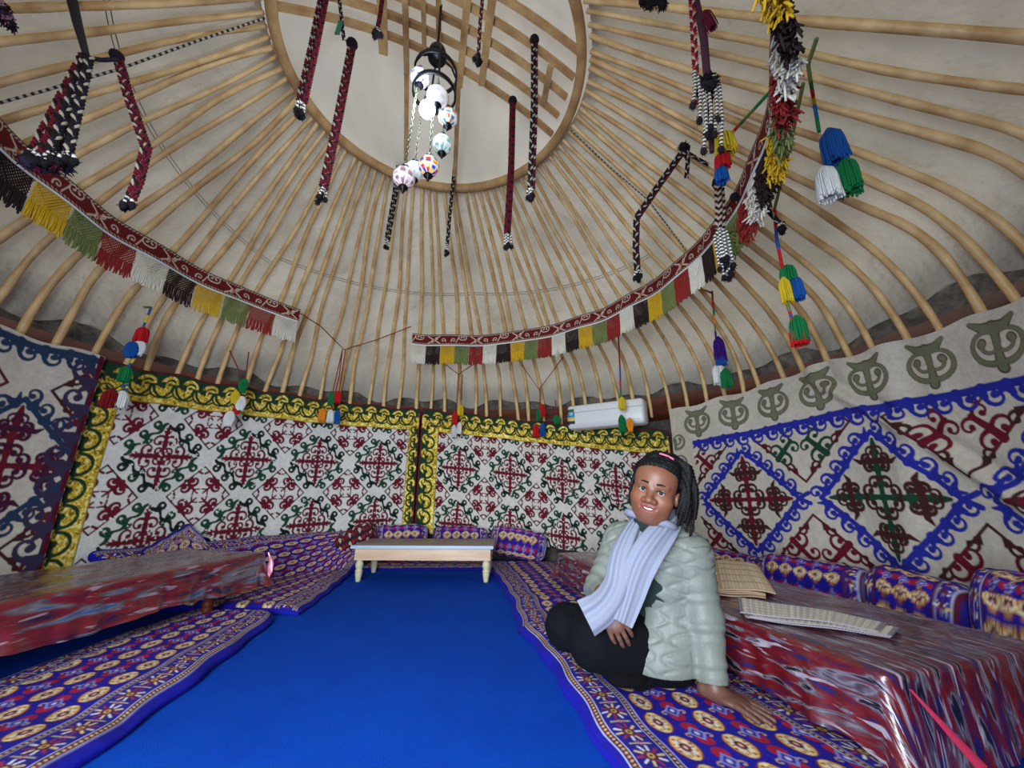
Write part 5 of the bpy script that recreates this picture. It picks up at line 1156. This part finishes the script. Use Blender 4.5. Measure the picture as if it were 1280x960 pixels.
# ---- quilted jacket
fr = nrm((-.80, -.60, 0)); lat = nrm((.60, -.80, 0))            # facing and her left
J = SDF(lo_b, hi_b, .0042)
C1 = K_(826, 700, 1.64); C2 = K_(836, 770, 1.68); C3 = K_(835, 812, 1.66)
J.cone(NB+[0, 0, -.03], C1, .085, .150, .04).cone(C1, C2, .150, .158, .04).cone(C2, C3, .158, .150, .03)
J.cone(NB+[0, 0, -.02], LS, .07, .078, .03)
J.cone(NB+[0, 0, -.02], RS, .07, .076, .03)
J.cone(K_(838, 795, 1.63), K_(826, 818, 1.615), .140, .138, .03)
# open front: a wedge widening downwards along her midline
g3 = np.meshgrid(*J.ax, indexing='ij', sparse=True); mid_ = NB; 
dx = (g3[0]-NB[0])*lat[0]+(g3[1]-NB[1])*lat[1]; dy = (g3[0]-NB[0])*fr[0]+(g3[1]-NB[1])*fr[1]; dn = NB[2]-g3[2]
tt_ = np.clip(dn/.45, 0, 1.2); eL = -.016-.012*tt_; eR = -.09-.11*tt_; wedge = np.maximum(np.maximum(dx-eL, eR-dx), -(dy-.02)); J.F = np.maximum(J.F, -wedge.astype(np.float32))
J.chain([RS, RE, RW+(RE-RW)*.12], [.076, .062, .046], .02)
inner = SDF(lo_b, hi_b, .0042); inner.cone(NB+[0, 0, .03], CH, .076, .120, .03); J.F = np.maximum(J.F, -inner.F)
J.plane(C3+[0, 0, -.105], (0, 0, -1.)) if False else None
hem = max(.066, K_(835, 838, 1.56)[2]); keep = np.sqrt((g3[0]-LW[0])**2+(g3[1]-LW[1])**2) < .10
J.F = np.maximum(J.F, np.where(keep, -1, hem-g3[2]).astype(np.float32)) if False else np.maximum(J.F, (hem-g3[2]).astype(np.float32)); J.F = np.maximum(J.F, (np.where(keep, .088-g3[2], -1)+0*J.F).astype(np.float32)) if False else J.F
cw = (g3[0]-LW[0])*LD[0]+(g3[1]-LW[1])*LD[1]; SL = SDF(lo_b, hi_b, .0042); SL.chain([LS, LE, LW+[0, 0, .004]], [.078, .062, .044], .02); SL.plane(LW+nrm(LE-LW)*.012, nrm(LW-LE)); SL2 = SDF(lo_b, hi_b, .0042); SL2.chain([LE, LW+(LW-LE)*.2], [.04, .032], .01)
SL.F = np.where(np.sqrt((g3[0]-LW[0])**2+(g3[1]-LW[1])**2+(g3[2]-LW[2])**2) < .06, np.maximum(SL.F, -SL2.F), SL.F); h_ = np.clip(.5+.5*(J.F-SL.F)/.02, 0, 1); J.F = (J.F*(1-h_)+SL.F*h_-.02*h_*(1-h_)).astype(np.float32)
P, Q = J.mesh(2); N_ = normals(P, Q)
ar = dcap(P, [LS+(LE-LS)*.25, LE, LW], 0) < .074; ar2 = dcap(P, [RS, RE, RW], 0) < .07
u_ = (P@lat)*.9+(P@fr)*.35; z_ = P[:, 2]
ph = 1.15*np.sin(2*pi*z_/.105); a_ = u_*pi/.072; og = np.minimum(abs(np.sin(a_+ph)), abs(np.sin(a_-ph)))
la = ((P-LS)@nrm(LE-LS)); lb = np.where(z_ < LE[2], (P-LE)@nrm(LW-LE)+.28, la); rr_ = (P-RS)@nrm(RE-RS)
wr = .5+.5*np.sin(lb*2*pi/.052+3*np.sin(u_*22)+1.2*np.sin(z_*60)); wr2 = .5+.5*np.sin(rr_*2*pi/.04+2*np.sin(u_*30))
disp = np.where(ar, .0042*(wr-.5), np.where(ar2, .0040*(wr2-.5), .0065*(np.minimum(1, 1.9*og)**.7-.6)))*np.clip((P[:, 2]-hem)/.02, 0, 1)*np.clip(abs((P-NB)@lat+.016+.012*np.clip((NB[2]-P[:, 2])/.45, 0, 1.2))/.05-.15, 0, 1)
P = P+N_*disp[:, None]
jk = obj('jacket', (P, Q, None), mat('sage_quilted_nylon', (118, 122, 114), rough=.5, spec=.35, bump=[(24, .35, .012), (90, .25, .003)]), person)
# ---- scarf
def ribbon(mb, ctr, wid, face, folds, amp, nu=26, nv=46, th=.005, ph0=0.):
    Cc, _ = resamp(ctr, 9); t9 = np.linspace(0, 1, 9); tt = np.linspace(0, 1, nv)
    # smooth the polyline
    Cs = np.stack([np.interp(tt, t9, Cc[:, k]) for k in range(3)], -1)
    for _ in range(6): Cs[1:-1] = (Cs[:-2]+2*Cs[1:-1]+Cs[2:])/4
    T = np.gradient(Cs, axis=0); T /= np.linalg.norm(T, axis=1)[:, None]; f = nrm(face); W_ = np.cross(T, f); W_ /= np.linalg.norm(W_, axis=1)[:, None]; Nn = np.cross(W_, T)
    w = np.interp(tt, np.linspace(0, 1, len(wid)), wid); u = np.linspace(-1, 1, nu)
    hgt = amp*np.cos(u[None]*pi*folds+ph0+1.6*tt[:, None])+amp*.5*np.sin(u[None]*pi*folds*1.7+3*tt[:, None])-(.018*u[None]**2)
    G = Cs[:, None]+W_[:, None]*(u[None, :, None]*w[:, None, None]*.5)-Nn[:, None]*hgt[..., None]*(-1)
    loop = np.concatenate([G, (G-Nn[:, None]*(-th if False else th))[:, ::-1]], 1); mb.grid(loop, cu=True)
    for e in (0, -1):
        L_ = loop[e]; n_ = nu; f_ = [[i, i+1, 2*n_-2-i, 2*n_-1-i] for i in range(n_-1)]; mb.add(L_, f_ if e else [x[::-1] for x in f_])
M_scarf = mat('lilac_knit_scarf', (134, 137, 154), rough=.95, bump=[(320, .6, .003)])
mb = MB(); ribbon(mb, [K_(851, 641, 1.55), K_(838, 655, 1.47), K_(814, 684, 1.425), K_(797, 712, 1.43), K_(787, 745, 1.43), K_(776, 778, 1.42)], (.065, .085, .10, .105, .095, .075), (-.35, -.93, .0), 2.4, .006)
mb2 = MB(); ribbon(mb2, [K_(800, 648, 1.53), K_(788, 668, 1.49), K_(776, 700, 1.46), K_(772, 735, 1.44), K_(757, 760, 1.42), K_(733, 774, 1.42)], (.05, .07, .09, .095, .10, .115), (-.35, -.93, .0), 2.0, .006, ph0=1.)
mb3 = MB(); ang = np.linspace(-2.4, 1.9, 20); mb3.tube([hl(.078*math.sin(a_+pi)*-1, -.012-.060*math.cos(a_+pi)*-1*-1, -.108+.012*math.cos(a_)) for a_ in ang], .015*HS, 12, ell=1.2)
for m_ in (mb2, mb3): V_, F_, _ = m_.data(); mb.add(V_, F_)
obj('scarf', mb, M_scarf, person)
# ------------------------------------------------------------ light, world, camera
w = bpy.data.worlds.new('sky'); SC.world = w; w.use_nodes = True; bg = w.node_tree.nodes['Background']; bg.inputs[0].default_value = (1., .99, .96, 1); bg.inputs[1].default_value = 2.1
dl = bpy.data.lights.new('doorway_daylight', 'AREA'); dl.shape = 'RECTANGLE'; dl.size = 1.25; dl.size_y = 1.75; dl.energy = 98; dl.color = (.76, .88, 1.); dl.spread = radians(125)
do = bpy.data.objects.new('doorway_daylight', dl); COL.objects.link(do); pd = pol(-172, 2.80, .95); do.location = pd
import mathutils
dirv = mathutils.Vector((C[0]-pd[0], C[1]-pd[1], -.35)); do.rotation_euler = dirv.to_track_quat('-Z', 'Y').to_euler()
cam = bpy.data.cameras.new('camera'); co = bpy.data.objects.new('camera', cam); COL.objects.link(co)
cam.sensor_width = 36; cam.sensor_fit = 'HORIZONTAL'; cam.lens = FPX/1280*36; cam.clip_start = .02
M4 = mathutils.Matrix.Identity(4)
for i in range(3): M4[i][0] = _r[i]; M4[i][1] = _u[i]; M4[i][2] = -_fw[i]; M4[i][3] = O[i]
co.matrix_world = M4; SC.camera = co
vs = SC.view_settings; vs.view_transform = 'Standard'; vs.look = 'None'; vs.gamma = 1; vs.use_curve_mapping = False; vs.exposure = 0.
SC.cycles.max_bounces = 6; SC.cycles.diffuse_bounces = 4; SC.cycles.use_denoising = True
